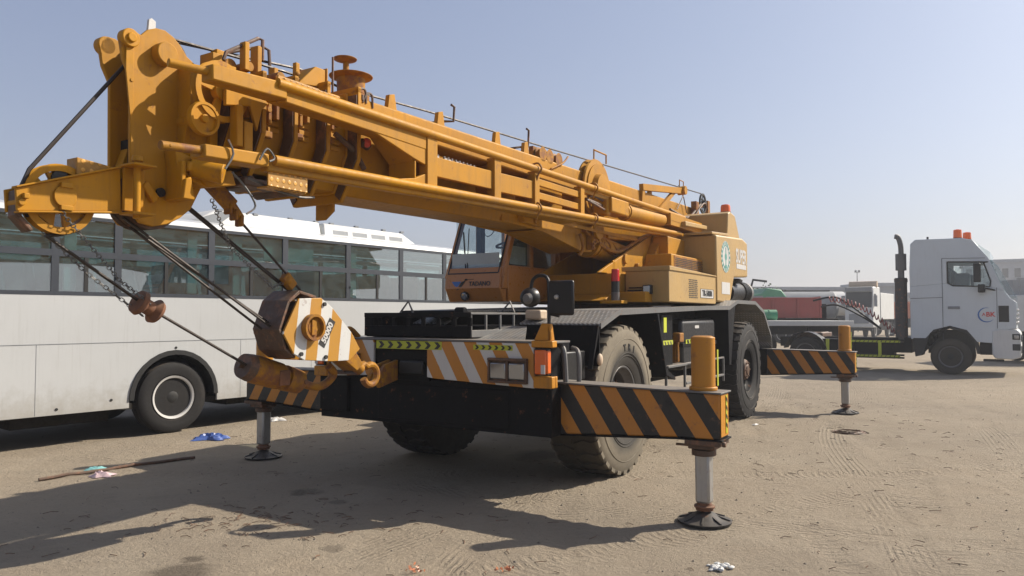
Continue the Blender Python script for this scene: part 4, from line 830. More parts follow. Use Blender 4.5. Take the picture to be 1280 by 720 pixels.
b = MB(); b.prism([(1.85, 3.12), (1.20, 3.12), (1.20, 2.97), (1.36, 3.0)], 'y', JY + .0, JY + .03); b.hexa([(1.62, JY - .26, 3.19), (1.62, JY, 3.19), (1.34, JY, 2.98), (1.34, JY - .26, 2.98)], [(1.60, JY - .26, 3.20), (1.60, JY, 3.20), (1.32, JY, 3.0), (1.32, JY - .26, 3.0)]); b.box(1.32, 1.34, JY - .26, JY + .02, 2.80, 2.99); b.prism([(1.34, 2.76), (1.20, 2.77), (1.20, 2.90), (1.34, 2.84), (1.75, 2.765)], 'y', JY - .02, JY + .03); b.box(-1.75, 1.45, JY - .27, JY - .02, 3.185, 3.20); b.box(-1.75, 1.32, JY - .27, JY - .05, 2.80, 2.812); b.build('jib_gusset', 'paint', jib, .008)
for x0, wd in ((1.20, .14), (.16, .12), (-.62, .10), (-1.70, .10)):
    b = MB(); b.box(x0 - wd, x0, JY - .05, JY + .045, zl(x0) + .02, 3.225); b.box(x0 - wd, x0 - wd + .02, JY - .25, JY - .05, zl(x0) + .02, 3.225); b.build('jib_post', 'paint', jib, .006)
b = MB(); b.hexa([(1.06, JY - .02, 2.90), (1.06, JY + .02, 2.90), (1.06, JY + .02, 3.07), (1.06, JY - .02, 3.07)], [(.16, JY - .02, 2.92), (.16, JY + .02, 2.92), (.16, JY + .02, 3.095), (.16, JY - .02, 3.095)]); b.build('jib_panel', 'paint', jib, .006)
b = MB(); b.hexa([(.04, JY - .02, 2.91), (.04, JY + .02, 2.91), (.04, JY + .02, 3.10), (.04, JY - .02, 3.10)], [(-.62, JY - .02, 2.93), (-.62, JY + .02, 2.93), (-.62, JY + .02, 3.12), (-.62, JY - .02, 3.12)]); b.build('jib_panel', 'paint', jib, .006)
b = MB(); b.box(-1.70, -.72, JY - .02, JY + .02, 3.09, 3.165); b.build('jib_panel', 'paint', jib, .006)
b = MB(); b.box(-1.70, -.72, JY - .02, JY + .02, 2.945, 3.02); b.build('jib_panel', 'paint', jib, .006)
b = MB(); b.box(-5.0, 1.1, JY - .27, JY - .25, 3.20, 3.24); b.box(-4.8, 1.1, JY - .27, JY - .25, 2.80, 2.84); b.box(-5.0, -1.8, JY - .05, JY + .02, 3.17, 3.22); b.build_each('inner_chord', 'paint', jib, .004)
b = MB(); b.box(.94, 1.04, JY - .05, JY - .03, 3.03, 3.112)
for k in range(9): x = .86 - .058 * k; b.box(x - .04, x, JY - .05, JY - .03, 3.03, 3.105 - .006 * (k % 3)); b.box(x - .02, x, JY - .05, JY - .035, 3.03, 3.118)
b.build_each('white_marking', 'decal_white', jib)
# footplates of yellow tread plate
b = MB(); b.hexa([(2.72, JY - .12, 3.275), (2.72, JY + .02, 3.275), (2.72, JY + .02, 3.30), (2.72, JY - .12, 3.30)], [(2.20, JY - .12, 3.275), (2.20, JY + .02, 3.275), (2.20, JY + .02, 3.30), (2.20, JY - .12, 3.30)]); b.box(2.28, 2.66, JY - .14, JY - .11, 3.29, 3.36); b.build_each('footplate', 'tread_y', jib, .004)
b = MB(); b.box(2.50, 2.84, JY + .0, JY + .012, 2.555, 2.655); b.box(2.50, 2.84, JY - .1, JY + .0, 2.545, 2.555); b.build('footplate', 'tread_y', jib, .002)
b = MB(); b.tube([(2.95, JY + .06, 2.70), (2.90, JY + .07, 2.78), (2.84, JY + .07, 2.73), (2.88, JY + .07, 2.70)], .007, 6, 4); b.tube([(3.05, .6, 2.62), (2.95, .62, 2.52), (2.88, .62, 2.42), (2.95, .62, 2.36)], .007, 6, 4); b.tube([(3.2, JY + .05, 2.60), (3.15, JY + .06, 2.70), (3.19, JY + .06, 2.78)], .007, 6, 3)
b.tube([(2.93, .6, 2.60), (2.7, .63, 2.545), (2.5, .62, 2.53), (2.35, .6, 2.55)], .009, 6, 4); b.build_each('loose_wire', 'galv', jib)
# U clamps round the chords
b = MB()
for x in (-.66, -2.05):
    for z in (3.25, zl(x)): b.tube([(x, JY - .02, z + .05), (x, JY + .06, z + .06), (x, JY + .10, z), (x, JY + .06, z - .06), (x, JY + .04, z - .12)], .011, 6, 4)
b.build_each('chord_clamp', 'paint_rust', jib)
# clutter on top of the boom front: roller posts, hand loops, rollers
b = MB(); b.box(2.70, 2.74, .26, .32, 3.42, 3.62); b.box(2.56, 2.60, .20, .28, 3.42, 3.64); b.box(2.74, 2.82, .05, .12, 3.42, 3.58); b.box(2.34, 2.38, .14, .2, 3.44, 3.56); b.box(2.86, 2.94, .1, .24, 3.38, 3.5); b.prism([(2.28, 3.44), (2.0, 3.48), (2.0, 3.62), (2.10, 3.62)], 'y', .14, .34); b.box(1.97, 1.985, .12, .34, 3.46, 3.64)
b.box(2.13, 2.17, .16, .20, 3.44, 3.66); b.build_each('roller_post', 'paint', boom, .006)
b = MB(); b.cyl((2.68, .0, 3.46), (2.68, .30, 3.46), .035); b.cyl((2.80, -.2, 3.44), (2.80, .25, 3.44), .05); b.cyl((2.35, .14, 3.5), (1.98, .16, 3.52), .03); b.cyl((2.4, -.1, 3.46), (2.4, .3, 3.46), .04); b.box(2.2, 2.3, .0, .3, 3.44, 3.5); b.ball((2.16, .2, 3.56), .03); b.build('guide_rollers', 'paint_rust', boom, .004)
b = MB(); b.tube([(2.90, .30, 3.44), (2.88, .30, 3.50), (2.58, .26, 3.70), (2.54, .26, 3.70), (2.54, .26, 3.55)], .013, 8, 0); b.tube([(2.74, .02, 3.46), (2.70, .02, 3.60), (2.34, .02, 3.76), (2.28, .02, 3.75), (2.26, .02, 3.50)], .013); b.build_each('grab_loop', 'greasy', boom)
b = MB(); b.lathe([(0, .115), (.13, .12), (.145, .18), (.155, .185), (.165, .02)], (1.54, .17, 3.57), (0, 0, 1), 30); b.cyl((1.60, .17, 3.72), (1.60, .17, 3.84), .025); b.lathe([(0, .03), (.02, .095), (.03, .10), (.04, .03)], (1.61, .17, 3.825), (0, 0, 1), 24)
b.box(1.43, 1.62, .10, .28, 3.48, 3.57); b.box(1.49, 1.52, .12, .26, 3.69, 3.74); b.build('cable_reel', 'paint_rust', boom, .004)
b = MB(); b.cyl((1.93, .35, 3.46), (1.93, .35, 3.74), .009); b.cyl((1.60, .35, 3.48), (1.60, .35, 3.52), .02); b.tube([(1.68, .36, 3.48), (1.64, .37, 3.56), (1.58, .37, 3.56), (1.56, .36, 3.46)], .010, 6, 4); b.tube([(1.60, .36, 3.46), (1.56, .37, 3.54), (1.5, .37, 3.54), (1.48, .36, 3.44)], .010, 6, 4); b.build('aerial_rod', 'greasy', boom)
b = MB(); b.tube([(1.95, .40, 3.12), (1.75, .42, 3.02), (1.62, .40, 2.9)], .022); b.cyl((1.70, .44, 3.10), (1.62, .44, 3.08), .035); b.build('strut', 'greasy', boom)
b = MB(); b.ball((1.66, .46, 3.10), .04, 12); b.build('red_cap', 'decal_red', boom)
b = MB(); b.ball((1.24, .40, 2.96), .09, 14, (.6, .4, 1.1)); b.box(1.16, 1.3, .37, .42, 2.84, 2.96); b.cyl((1.3, .38, 3.0), (.8, .38, 3.0), .012); b.build('flank_bracket', 'paint_rust', boom, .006)
# oil-dark light underside strip
# ---- wire ropes
def rope(pts, r=.0095, par=C, name='wire_rope'):
    b = MB(); b.tube(pts, r, 6); return b.build(name, 'rope', par)
rope([(3.14, -.02, 3.57), (1.95, .0, 3.70), (1.5, -.0, 3.67), (.3, .02, 3.74), (-2.0, .05, 3.83), (-7.25, .42, 3.94)], .011)
rope([(3.14, .06, 3.56), (2.55, .10, 3.58), (2.0, .10, 3.60), (1.7, .08, 3.60)], .011)
rope([(3.33, -.02, 3.46), (3.42, .0, 3.30), (4.0, .07, 2.53), (4.05, .07, 2.40), (4.0, .07, 2.26)], .012)
# down ropes to the hook block
for y0, a, bb in ((-.06, (3.45, 2.36), (2.27, 1.60)), (.0, (3.36, 2.27), (2.22, 1.64)), (.06, (3.44, 2.32), (2.25, 1.62))): rope([(a[0], y0, a[1]), (bb[0], y0 * .6, bb[1])])
for y0, a, bb in ((-.06, (3.00, 2.53), (1.92, 1.86)), (.0, (2.72, 2.58), (1.86, 1.86)), (-.06, (3.02, 2.52), (1.94, 1.86))): rope([(a[0], y0, a[1]), (bb[0], y0 * .6, bb[1])])
rope([(3.70, .07, 2.235), (3.84, .07, 2.175), (3.98, .07, 2.225), (4.0, .07, 2.24), (3.9, .06, 2.165), (3.21, -.03, 1.76), (2.36, -.10, 1.33)][4:], .011); rope([(3.64, .07, 2.34), (3.72, .07, 2.21), (3.84, .07, 2.172), (3.90, .06, 2.165)], .011)
b = MB(); b.beam((2.86, .0, 2.72), (2.58, .0, 2.50), .06, .11); b.beam((2.62, .0, 2.56), (2.50, .0, 2.42), .05, .05)
for k in range(3): b.box(2.50 + .05 * k, 2.53 + .05 * k, -.04, .04, 2.36 + .04 * k, 2.44 + .04 * k)
b.build('rope_socket', 'paint_rust', C, .012)
b = MB(); b.beam((2.09, .0, 2.02), (2.0, .0, 1.93), .06, .08); b.ball((2.06, .0, 1.98), .045); b.build('rope_clamp', 'paint_rust', C, .008)
def chain(pts, n, name='chain'):
    b = MB(); pts = [Vector(p) for p in pts]
    L = [(pts[i + 1] - pts[i]).length for i in range(len(pts) - 1)]; tot = sum(L)
    def at(s):
        for i, l in enumerate(L):
            if s <= l or i == len(L) - 1: return pts[i].lerp(pts[i + 1], s / l), (pts[i + 1] - pts[i]).normalized()
            s -= l
    for k in range(n):
        p, d = at((k + .5) / n * tot); u = d.orthogonal().normalized(); 
        if k % 2: u = d.cross(u)
        h = tot / n * .68; ww = .011
        b.tube([p + d * h, p + d * h * .5 + u * ww, p - d * h * .5 + u * ww, p - d * h, p - d * h * .5 - u * ww, p + d * h * .5 - u * ww, p + d * h], .0035, 4)
    return b.build(name, 'galv', C)
chain([(3.86, .15, 2.30), (3.70, .10, 2.16), (3.45, .06, 1.92), (3.22, .02, 1.78)], 34)
chain([(3.94, .0, 2.25), (3.6, -.06, 1.97), (3.22, -.06, 1.70)], 28)
chain([(3.05, .4, 2.46), (2.75, .2, 2.18), (2.2, .0, 1.92), (2.1, 0, 1.96)], 44)

# ================================================================ HOOK BLOCK (hangs on the ropes)
HB = empty('hook_block', tuple(crw((1.9, 0, 1.3))), CRANE_RZ, label='large striped hook block marked 50000 hanging in front of the bumper', cat='hook block')
def hb(mb, n, mat, bev=.0, par=None): 
    o = mb.build(n, mat, par or HB, bev)
    if par is None: o.location = (-1.9, 0, -1.3)
    return o
CH = [(2.085, 1.835), (1.85, 1.845), (1.73, 1.77), (1.50, 1.56), (1.40, 1.42), (1.52, 1.33), (1.72, 1.33), (2.02, 1.355), (2.13, 1.41), (2.235, 1.57)]
b = MB(); b.prism(CH, 'y', .145, .165); ck = hb(b, 'cheek_plate', 'stripe_block', .004)
b = MB(); b.prism(CH, 'y', -.175, -.155); hb(b, 'cheek_plate', 'paint_rust', .004)
b = MB(); G = [(1.88, 1.86), (2.06, 1.90), (2.17, 1.82), (2.26, 1.60), (2.20, 1.44), (2.10, 1.37)]
for (p, q) in zip(G[:-1], G[1:]):
    c_ = (1.95, 1.58); sh = lambda p: (p[0] + (c_[0] - p[0]) * .08, p[1] + (c_[1] - p[1]) * .08); b.prism([p, q, sh(q), sh(p)], 'y', -.153, .143)
hb(b, 'rope_guard', 'greasy', .004)
b = MB()
for y in (-.10, -.02, .06): b.lathe([(-.03, .22), (0, .19), (.03, .22), (.03, .1), (-.03, .1)], (1.93, y, 1.60), (0, 1, 0), 32, True)
hb(b, 'block_sheave', 'greasy')
b = MB(); b.ring((1.955, .19, 1.61), (0, 1, 0), .085, .105, .06, 32); b.cyl((1.955, .165, 1.61), (1.955, .185, 1.61), .09, seg=28); b.box(1.93, 1.975, .185, .20, 1.55, 1.67); b.cyl((1.955, -.2, 1.61), (1.955, .19, 1.61), .05); hb(b, 'sheave_axle', 'paint_rust')
b = MB()
for p in ((1.82, 1.795), (1.80, 1.37), (2.06, 1.405)): b.cyl((p[0], .165, p[1]), (p[0], .18, p[1]), .016)
[setattr(q, 'location', (-1.9, 0, -1.3)) for q in b.build_each('block_bolt', 'rubber', HB)]
b = MB(); a = Vector((-.50, 0, .86)).normalized(); tc_ = Vector((1.785, 0, 1.565)); sd_ = Vector((-a.z, 0, a.x))
def pl(u, v, y): p = tc_ + a * u + sd_ * v; return (p.x, y, p.z)
b.hexa([pl(-.12, -.036, .1655), pl(.12, -.036, .1655), pl(.12, .036, .1655), pl(-.12, .036, .1655)], [pl(-.12, -.036, .168), pl(.12, -.036, .168), pl(.12, .036, .168), pl(-.12, .036, .168)])
nb = hb(b, 'number_plate', 'decal_black')
tx = text('50000', .072, 'decal_white', HB, (tc_.x - 1.9, .1685, tc_.z - 1.3), (-.50, 0, .86), (.86, 0, .50), bold=.003)
b = MB(); b.prism([(1.50, 1.34), (1.62, 1.52), (1.36, 1.42), (1.24, 1.28), (1.32, 1.22)], 'y', -.12, .06); b.cyl((1.5, -.2, 1.40), (1.5, .15, 1.40), .04); b.cyl((1.36, -.03, 1.33), (1.18, -.03, 1.22), .05); hb(b, 'trunnion', 'paint_rust', .01)
b = MB(); c0 = Vector((1.06, -.03, 1.17)); pts = []
for k in range(15):
    a_ = R(60 + k * 20); pts.append((c0.x + .09 * math.cos(a_), -.03, c0.z + .09 * math.sin(a_)))
b.tube([(1.22, -.03, 1.24), (1.14, -.03, 1.27)] + pts, .032, 10); hb(b, 'hook', 'paint_rust')
# auxiliary hook weight
AH = empty('auxiliary_hook', tuple(crw((2.05, -.15, 1.15))), CRANE_RZ, label='small cylindrical yellow hook weight hanging beneath the striped hook block', cat='hook')
def ah(mb, n, mat, bev=0): o = mb.build(n, mat, AH, bev); o.location = (-2.05, .15, -1.15); return o
p0 = Vector((2.33, -.15, 1.315)); d_ = (Vector((1.74, -.15, 1.14)) - p0)
b = MB(); b.lathe([(.05, .105), (.10, .112), (.34, .108), (.345, .085), (.40, .085), (.405, .105), (.56, .098), (.60, .06)], p0, d_, 30); ah(b, 'hook_weight', 'paint_rust', .0)
b = MB(); b.lathe([(0, .10), (.0, .075), (.06, .07), (.07, .03)], p0 + d_.normalized() * .0, d_, 26); b.lathe([(-.02, .095), (.052, .108), (.052, .05), (.0, .02)], p0, d_, 26); b.cyl(p0 - d_.normalized() * .06, p0, .02); ah(b, 'weight_end', 'greasy')
b = MB(); b.box(1.98, 2.08, -.055, -.035, 1.15, 1.27); b.cyl((1.80, -.06, 1.16), (1.80, -.04, 1.16), .02); [setattr(q, 'location', (-2.05, .15, -1.15)) for q in b.build_each('notch', 'rust', AH, .004)]
b = MB(); b.tube([(1.78, -.15, 1.15), (1.6, -.15, 1.10), (1.48, -.15, 1.12), (1.42, -.12, 1.2), (1.5, -.1, 1.27)], .035, 10, 4); ah(b, 'hook', 'paint_rust')
# small rusty pulley threaded on the aux rope
PB = empty('rope_ball', tuple(crw((3.21, -.03, 1.70))), CRANE_RZ, label='rusty stop ball threaded on the single front rope', cat='pulley')
b = MB(); dd = Vector((.85, .02, .43)).normalized(); b.lathe([(-.09, .03), (-.085, .075), (-.06, .085), (-.03, .05), (.02, .05), (.05, .085), (.08, .078), (.09, .03)], (0, 0, .06), dd, 26); o = b.build('stop_ball', 'rust', PB)

# ================================================================ BUS
BD = Vector((.608, .794)).normalized(); BUS = empty('bus', (-4.89, 10.9, 0), math.atan2(BD.y, BD.x), label='white coach bus with tinted windows parked behind the crane', cat='bus')
X0, X1 = -3.4, 8.4; BW = 2.48
def arch(xc, r=.66, zc=.53, z0=.43, n=16, top=None):
    return [(xc + r * math.cos(a), zc + r * math.sin(a) * 1.02) for a in [math.pi * k / n for k in range(n + 1)][::1]]
def side_poly():
    pts = [(X0, .43)]
    for xc in (0, 6.05):
        ar = arch(xc)[::-1]; pts += [(ar[0][0], .43)] + ar + [(ar[-1][0], .43)]
    return pts + [(X1, .43), (X1, 1.97), (X0, 1.97)]
b = MB(); b.prism(side_poly(), 'y', 0, .04); b.prism(side_poly(), 'y', BW - .04, BW); b.box(X0, X0 + .04, .04, BW - .04, .43, 1.97); b.box(X1 - .04, X1, .04, BW - .04, .43, 1.97); body = b.build('body', 'white', BUS, .0)
b = MB(); b.hexa([(X0, .0, 3.02), (X0, BW, 3.02), (X0, BW - .05, 3.10), (X0, .05, 3.10)], [(X1, .0, 3.02), (X1, BW, 3.02), (X1, BW - .05, 3.10), (X1, .05, 3.10)])
b.hexa([(X0, .05, 3.10), (X0, BW - .05, 3.10), (X0, BW - .35, 3.17), (X0, .35, 3.17)], [(X1, .05, 3.10), (X1, BW - .05, 3.10), (X1, BW - .35, 3.17), (X1, .35, 3.17)]); b.build('roof', 'white', BUS, .0)
b = MB(); b.box(X0, X1, -.004, .02, 3.0, 3.022); b.build('roof_gutter', 'frame_dark', BUS)
b = MB(); b.box(X0, X1, -.004, -.001, 1.335, 1.342)
for x in (-1.83, 1.05, 2.4, 4.4): b.box(x, x + .004, -.0025, -.001, .44, 1.336)
b.build_each('panel_seam', 'grey', BUS)
for xc in (0, 6.05):
    b = MB(); A = arch(xc, .665); Bq = arch(xc, .60); 
    for i in range(len(A) - 1): b.prism([A[i], A[i + 1], Bq[i + 1], Bq[i]], 'y', -.02, .30)
    b.box(xc - .72, xc + .72, .55, .58, .5, 1.25); b.build('wheel_arch', 'rubber', BUS)
b = MB(); b.box(X0, X1, .1, BW - .1, .40, .48); b.box(-2.0, -.8, .3, BW - .3, .25, .45); b.box(1.0, 5.2, .3, BW - .3, .3, .45); b.box(X0, X1, .04, BW - .04, 1.30, 1.36); b.build('floor_pan', 'dark_void', BUS)
# window frames: sill, middle rail, header, posts
up = [-3.3, -1.63, -.84, .54, 1.86, 3.2, 4.51, 5.75, 7.0, 8.3]
for yy, o_ in ((0, 0), (BW - .04, BW - .04)):
    b = MB(); b.box(X0, X1, yy - .003, yy + .04, 1.97, 2.02); b.box(X0, X1, yy - .003, yy + .04, 2.475, 2.56); b.box(X0, X1, yy - .003, yy + .04, 2.975, 3.0)
    for x in up: b.box(x - .045, x + .045, yy - .001, yy + .041, 2.02, 2.475); b.box(x - .05, x + .05, yy - .001, yy + .041, 2.56, 2.975)
    b.build('window_frame', 'frame_dark', BUS, .0)
b = MB()
mids = [(-2.3), (-1.25), (-.16), (1.23), (2.59), (3.9), (5.21), (6.4), (7.6)]
for x in mids: b.box(x - .025, x + .025, .0, .03, 2.02, 2.475); b.box(x - .025, x + .025, BW - .03, BW, 2.02, 2.475)
for x in (-.87, .57, 1.83, 3.23): b.box(x, x + .02, -.012, -.003, 2.2, 2.24)
b.build_each('window_divider', 'rubber', BUS)
ed = [X0] + up + [X1]; pane0 = None
for a_, c_ in zip(up[:-1], up[1:]):
    for yy in (.015, BW - .02):
        b = MB(); b.box(a_ + .04, c_ - .04, yy, yy + .005, 2.55, 2.98); b.build('upper_pane', 'bus_glass', BUS)
    m_ = [m for m in mids if a_ < m < c_]
    for p, q in zip([a_ + .04] + [m + .02 for m in m_], [m - .02 for m in m_] + [c_ - .04]):
        for yy in (.012, BW - .02): b = MB(); b.box(p, q, yy, yy + .005, 2.01, 2.48); b.build('sliding_pane', 'bus_glass', BUS)
b = MB()
for x, z in ((-1.58, .50), (.0, 1.24), (-.9, .56), (1.3, .56), (2.9, .56)): b.cyl((x, -.006, z), (x, .0, z), .018)
b.build_each('rivet_cap', 'rubber', BUS)
# seats: four rows across
sb = MB(); sb.prism([(0, 1.36), (.42, 1.36), (.45, 1.80), (.10, 1.80), (-.02, 2.44), (-.10, 2.50), (-.16, 2.46), (-.10, 1.80)], 'y', 0, .92)
s0 = sb.build('seat_pair', 'seat', BUS, .04)
k = 0
for x in np.arange(-3.0, 8.0, .82):
    for y in (.14, BW - 1.08):
        s = s0 if k == 0 else s0.copy()
        if k: COL.objects.link(s); s.parent = BUS
        s.location = (x, y, 0); k += 1
b = MB(); b.box(X0 + .1, X1 - .1, .1, .5, 2.84, 2.9); b.box(X0 + .1, X1 - .1, BW - .5, BW - .1, 2.84, 2.9); b.build_each('luggage_rack', 'interior', BUS)
b = MB()
for x in (-1.5, .2, .95, 3.3): b.box(x, x + .16, .09, .12, 2.03, 2.96)
b.box(1.5, 2.5, .09, .11, 2.6, 2.97); b.build_each('curtain', 'interior', BUS, .01)
# bus wheel
def bus_wheel(par, loc, side=-1, r=.52, w_=.28, mat='tyre', rm='decal_white'):
    s = side; t = MB(); t.lathe([(.10, r * .60), (.13, r * .64), (.14, r * .78), (.135, r * .90), (.115, r * .975), (.08, r * .995), (.07, r * .97), (.06, r), (.01, r), (0, r * .97), (-.01, r), (-.06, r), (-.1, r * .99), (-.14, r * .9), (-.14, r * .6)], (0, 0, 0), (0, s, 0), 56)
    rt = MB(); rt.lathe([(.12, r * .60), (.135, r * .60), (.125, r * .545), (.10, r * .53), (.0, r * .50), (-.02, r * .2), (-.02, .01)], (0, 0, 0), (0, s, 0), 44, cap=False)
    rim = rt.build('wheel', rm, par); rim.location = loc; t.build('tyre', mat, rim)
    h = MB(); h.lathe([(.02, r * .36), (.03, r * .34), (.01, r * .22), (.09, r * .2), (.11, r * .12), (.11, .01)], (0, 0, 0), (0, s, 0), 28)
    for k in range(10): a = k * math.pi / 5; h.cyl((r * .29 * math.cos(a), s * .0, r * .29 * math.sin(a)), (r * .29 * math.cos(a), s * .05, r * .29 * math.sin(a)), .014, seg=6)
    h.lathe([(.0, r * .515), (-.01, r * .4), (-.012, r * .2)], (0, 0, 0), (0, s, 0), 40)
    h.build('hub', 'rubber', rim); return rim
for x in (0, 6.05):
    bus_wheel(BUS, (x, .17, .52)); bus_wheel(BUS, (x, BW - .17, .52), 1)
# roof air conditioner
b = MB(); b.hexa([(.45, .5, 3.15), (2.95, .45, 3.15), (2.95, BW - .5, 3.15), (.45, BW - .5, 3.15)], [(.95, .55, 3.42), (2.93, .5, 3.40), (2.93, BW - .55, 3.40), (.95, BW - .55, 3.42)]); acu = b.build('roof_box', 'white_old', BUS, .03)
b = MB(); b.prism([(.42, 3.17), (.92, 3.17), (1.18, 3.365), (.95, 3.37)], 'y', .44, .47) ; b.build('dark_fairing', 'grey', BUS, .0)
b = MB(); b.hexa([(3.0, .45, 3.14), (5.45, .45, 3.14), (5.45, BW - .5, 3.14), (3.0, BW - .5, 3.14)], [(3.02, .5, 3.40), (5.0, .5, 3.38), (5.0, BW - .55, 3.38), (3.02, BW - .55, 3.40)]); acc = b.build('air_conditioner', 'white_old', BUS, .03)
for k in range(4):
    b = MB(); x = 3.22 + .47 * k; b.hexa([(x, .462, 3.205), (x + .36, .462, 3.205), (x + .36, .478, 3.285), (x, .478, 3.285)], [(x, .48, 3.205), (x + .36, .48, 3.205), (x + .36, .49, 3.285), (x, .49, 3.285)]); g = b.build('vent', 'grey', acc)
b = MB()
for x in (.95, 1.6, 2.3, 2.85, 3.2, 3.8, 4.5, 5.0): b.box(x, x + .08, .52, .58, 3.39, 3.425)
b.build_each('lid_catch', 'grey', BUS)

# ================================================================ WHITE TRACTOR TRUCK
TD = Vector((.82, -.57)).normalized(); TRK = empty('tractor_truck', (12.7, 21.7, 0), math.atan2(TD.y, TD.x), label='white tractor truck with tall exhaust pipe and orange roof beacons on the right', cat='truck')
W = 2.48
b = MB(); pr = [(-1.0, 1.02), (-1.02, 3.0), (-.98, 3.85), (-.85, 3.97), (.35, 3.95), (.60, 3.88), (.98, 3.35), (1.06, 3.12), (1.42, 2.2), (1.50, 1.95), (1.53, 1.35), (1.10, 1.30), (1.10, .92), (.72, .82), (.66, 1.02), (.45, 1.25), (0, 1.36), (-.45, 1.25), (-.62, 1.02)]
hole = [(.08, 3.22), (.92, 3.18), (1.10, 2.62), (1.08, 2.45), (.2, 2.52), (.08, 2.6)]
# side skin with a window opening (two prisms meeting round the hole)
lower = [(-1.0, 1.02), (-1.01, 2.57), (-.05, 2.65), (.09, 2.56), (1.02, 2.51), (1.34, 2.40), (1.46, 2.2), (1.60, 2.1), (1.62, 1.95), (1.60, 1.35), (1.10, 1.30), (1.10, .93), (.66, .96), (.45, 1.25), (0, 1.36), (-.45, 1.25), (-.62, 1.02)]
upper = [(-1.01, 2.57), (-1.02, 3.0), (-.98, 3.85), (-.85, 3.97), (.35, 3.95), (.60, 3.88), (.98, 3.35), (1.06, 3.12), (1.34, 2.40), (1.02, 2.51), (1.04, 2.68), (.87, 3.255), (-.05, 3.29), (-.05, 2.65)]
for y0, y1 in ((0, .05), (W - .05, W)): b.prism(lower, 'y', y0, y1); b.prism(upper, 'y', y0, y1)
b.prism([(-1.02, 1.05), (-1.02, 3.0), (-.98, 3.85), (-.94, 3.85), (-.96, 1.05)], 'y', .05, W - .05); b.prism([(-.98, 3.85), (-.85, 3.97), (.35, 3.95), (.60, 3.88), (.98, 3.35), (.94, 3.33), (.56, 3.84), (.33, 3.90), (-.84, 3.92)], 'y', .05, W - .05)
b.hexa([(1.42, .05, 2.2), (1.42, W - .05, 2.2), (1.36, W - .05, 2.2), (1.36, .05, 2.2)], [(1.62, .4, 1.35), (1.62, W - .4, 1.35), (1.5, W - .05, 1.35), (1.5, .05, 1.35)])
tcab = b.build('cab', 'silver', TRK, .012)
b = MB(); b.prism([(1.01, 3.28), (1.04, 3.30), (1.20, 3.12), (1.62, 2.22), (1.50, 2.16), (1.36, 2.40), (1.06, 3.12)], 'y', .015, .03); b.hexa([(1.20, .04, 3.10), (1.20, W - .04, 3.10), (1.62, W - .06, 2.2), (1.62, .06, 2.2)], [(1.19, .04, 3.10), (1.19, W - .04, 3.10), (1.61, W - .06, 2.2), (1.61, .06, 2.2)]); b.hexa([(1.03, .04, 3.30), (1.03, W - .04, 3.30), (1.20, W - .04, 3.11), (1.20, .04, 3.11)], [(1.02, .04, 3.30), (1.02, W - .04, 3.30), (1.19, W - .04, 3.11), (1.19, .04, 3.11)]); b.build('windscreen', 'cab_glass', tcab)
b = MB(); b.prism([(.60, 3.86), (1.02, 3.52), (1.02, 3.28), (.95, 3.34)], 'y', .12, W - .12); b.build('sun_visor', 'cab_glass', tcab)
b = MB(); hh = [(-.03, 3.27), (.86, 3.235), (1.02, 2.68), (1.0, 2.53), (.10, 2.58), (-.03, 2.66)]; b.prism(hh, 'y', .02, .026); b.prism(hh, 'y', W - .026, W - .02); b.build_each('door_window', 'cab_glass', tcab)
b = MB()
for k in range(6): p, q = hh[k], hh[(k + 1) % 6]; b.tube([(p[0], .0, p[1]), (q[0], .0, q[1])], .018, 6)
b.build('window_seal', 'rubber', tcab)
b = MB()
for p, q in (((-.17, 1.3), (-.17, 3.38)), ((-.17, 3.38), (.9, 3.35)), ((1.16, 1.35), (1.16, 2.5)), ((-1.0, 2.22), (-.17, 2.24)), ((-.17, 1.02), (-.17, 1.3))): b.beam((p[0], -.002, p[1]), (q[0], -.002, q[1]), .012, .012, (0, 1, 0))
b.build_each('door_seam', 'frame_dark', tcab)
b = MB(); b.box(-.04, .26, -.02, -.0, 1.90, 1.98); b.build('door_handle', 'grey', tcab, .008)
b = MB(); b.box(.1, .55, 1.5, 1.95, 1.5, 2.95); b.box(.1, .5, .3, .8, 1.5, 2.95); b.ball((.35, .55, 2.75), .16); b.box(-.9, .05, .2, W - .2, 2.2, 3.1); b.build_each('cab_interior', 'seat', tcab, .05)
b = MB(); b.box(.62, .80, -.26, -.08, 2.66, 3.20); b.box(.72, .90, -.24, -.08, 2.36, 2.60); b.beam((.75, -.1, 3.22), (1.0, .03, 3.24), .04, .04); b.beam((.85, -.1, 2.5), (1.15, .03, 2.42), .05, .05); b.build_each('wing_mirror', 'black_clean', tcab, .03)
b = MB(); b.box(1.18, 1.45, -.004, .05, 1.52, 2.0); b.box(1.535, 1.6, .3, W - .3, 1.45, 1.95); b.build('grille', 'rubber', tcab, .02)
b = MB()
for k in range(4): b.box(1.56, 1.66, .15, W - .15, 1.50 + .12 * k, 1.55 + .12 * k)
b.build_each('grille_bar', 'chrome', tcab, .01)
b = MB(); b.prism([(1.02, .62), (1.02, 1.28), (1.2, 1.34), (1.62, 1.32), (1.70, 1.2), (1.70, .55), (1.5, .48), (1.1, .5)], 'y', -.01, W + .01); bp_ = b.build('bumper', 'white_old', TRK, .03)
b = MB(); b.box(1.695, 1.72, .1, .7, .98, 1.18); b.box(1.695, 1.72, .1, .7, .66, .86); b.box(1.5, 1.69, -.018, .0, 1.04, 1.2); b.box(1.5, 1.69, -.018, .0, .74, .92); b.build_each('lamp_cluster', 'rubber', bp_, .01)
b = MB(); b.box(1.54, 1.66, -.03, -.015, 1.07, 1.17); b.box(1.72, 1.735, .15, .65, 1.02, 1.14); b.build_each('headlight', 'lens_clear', bp_, .01)
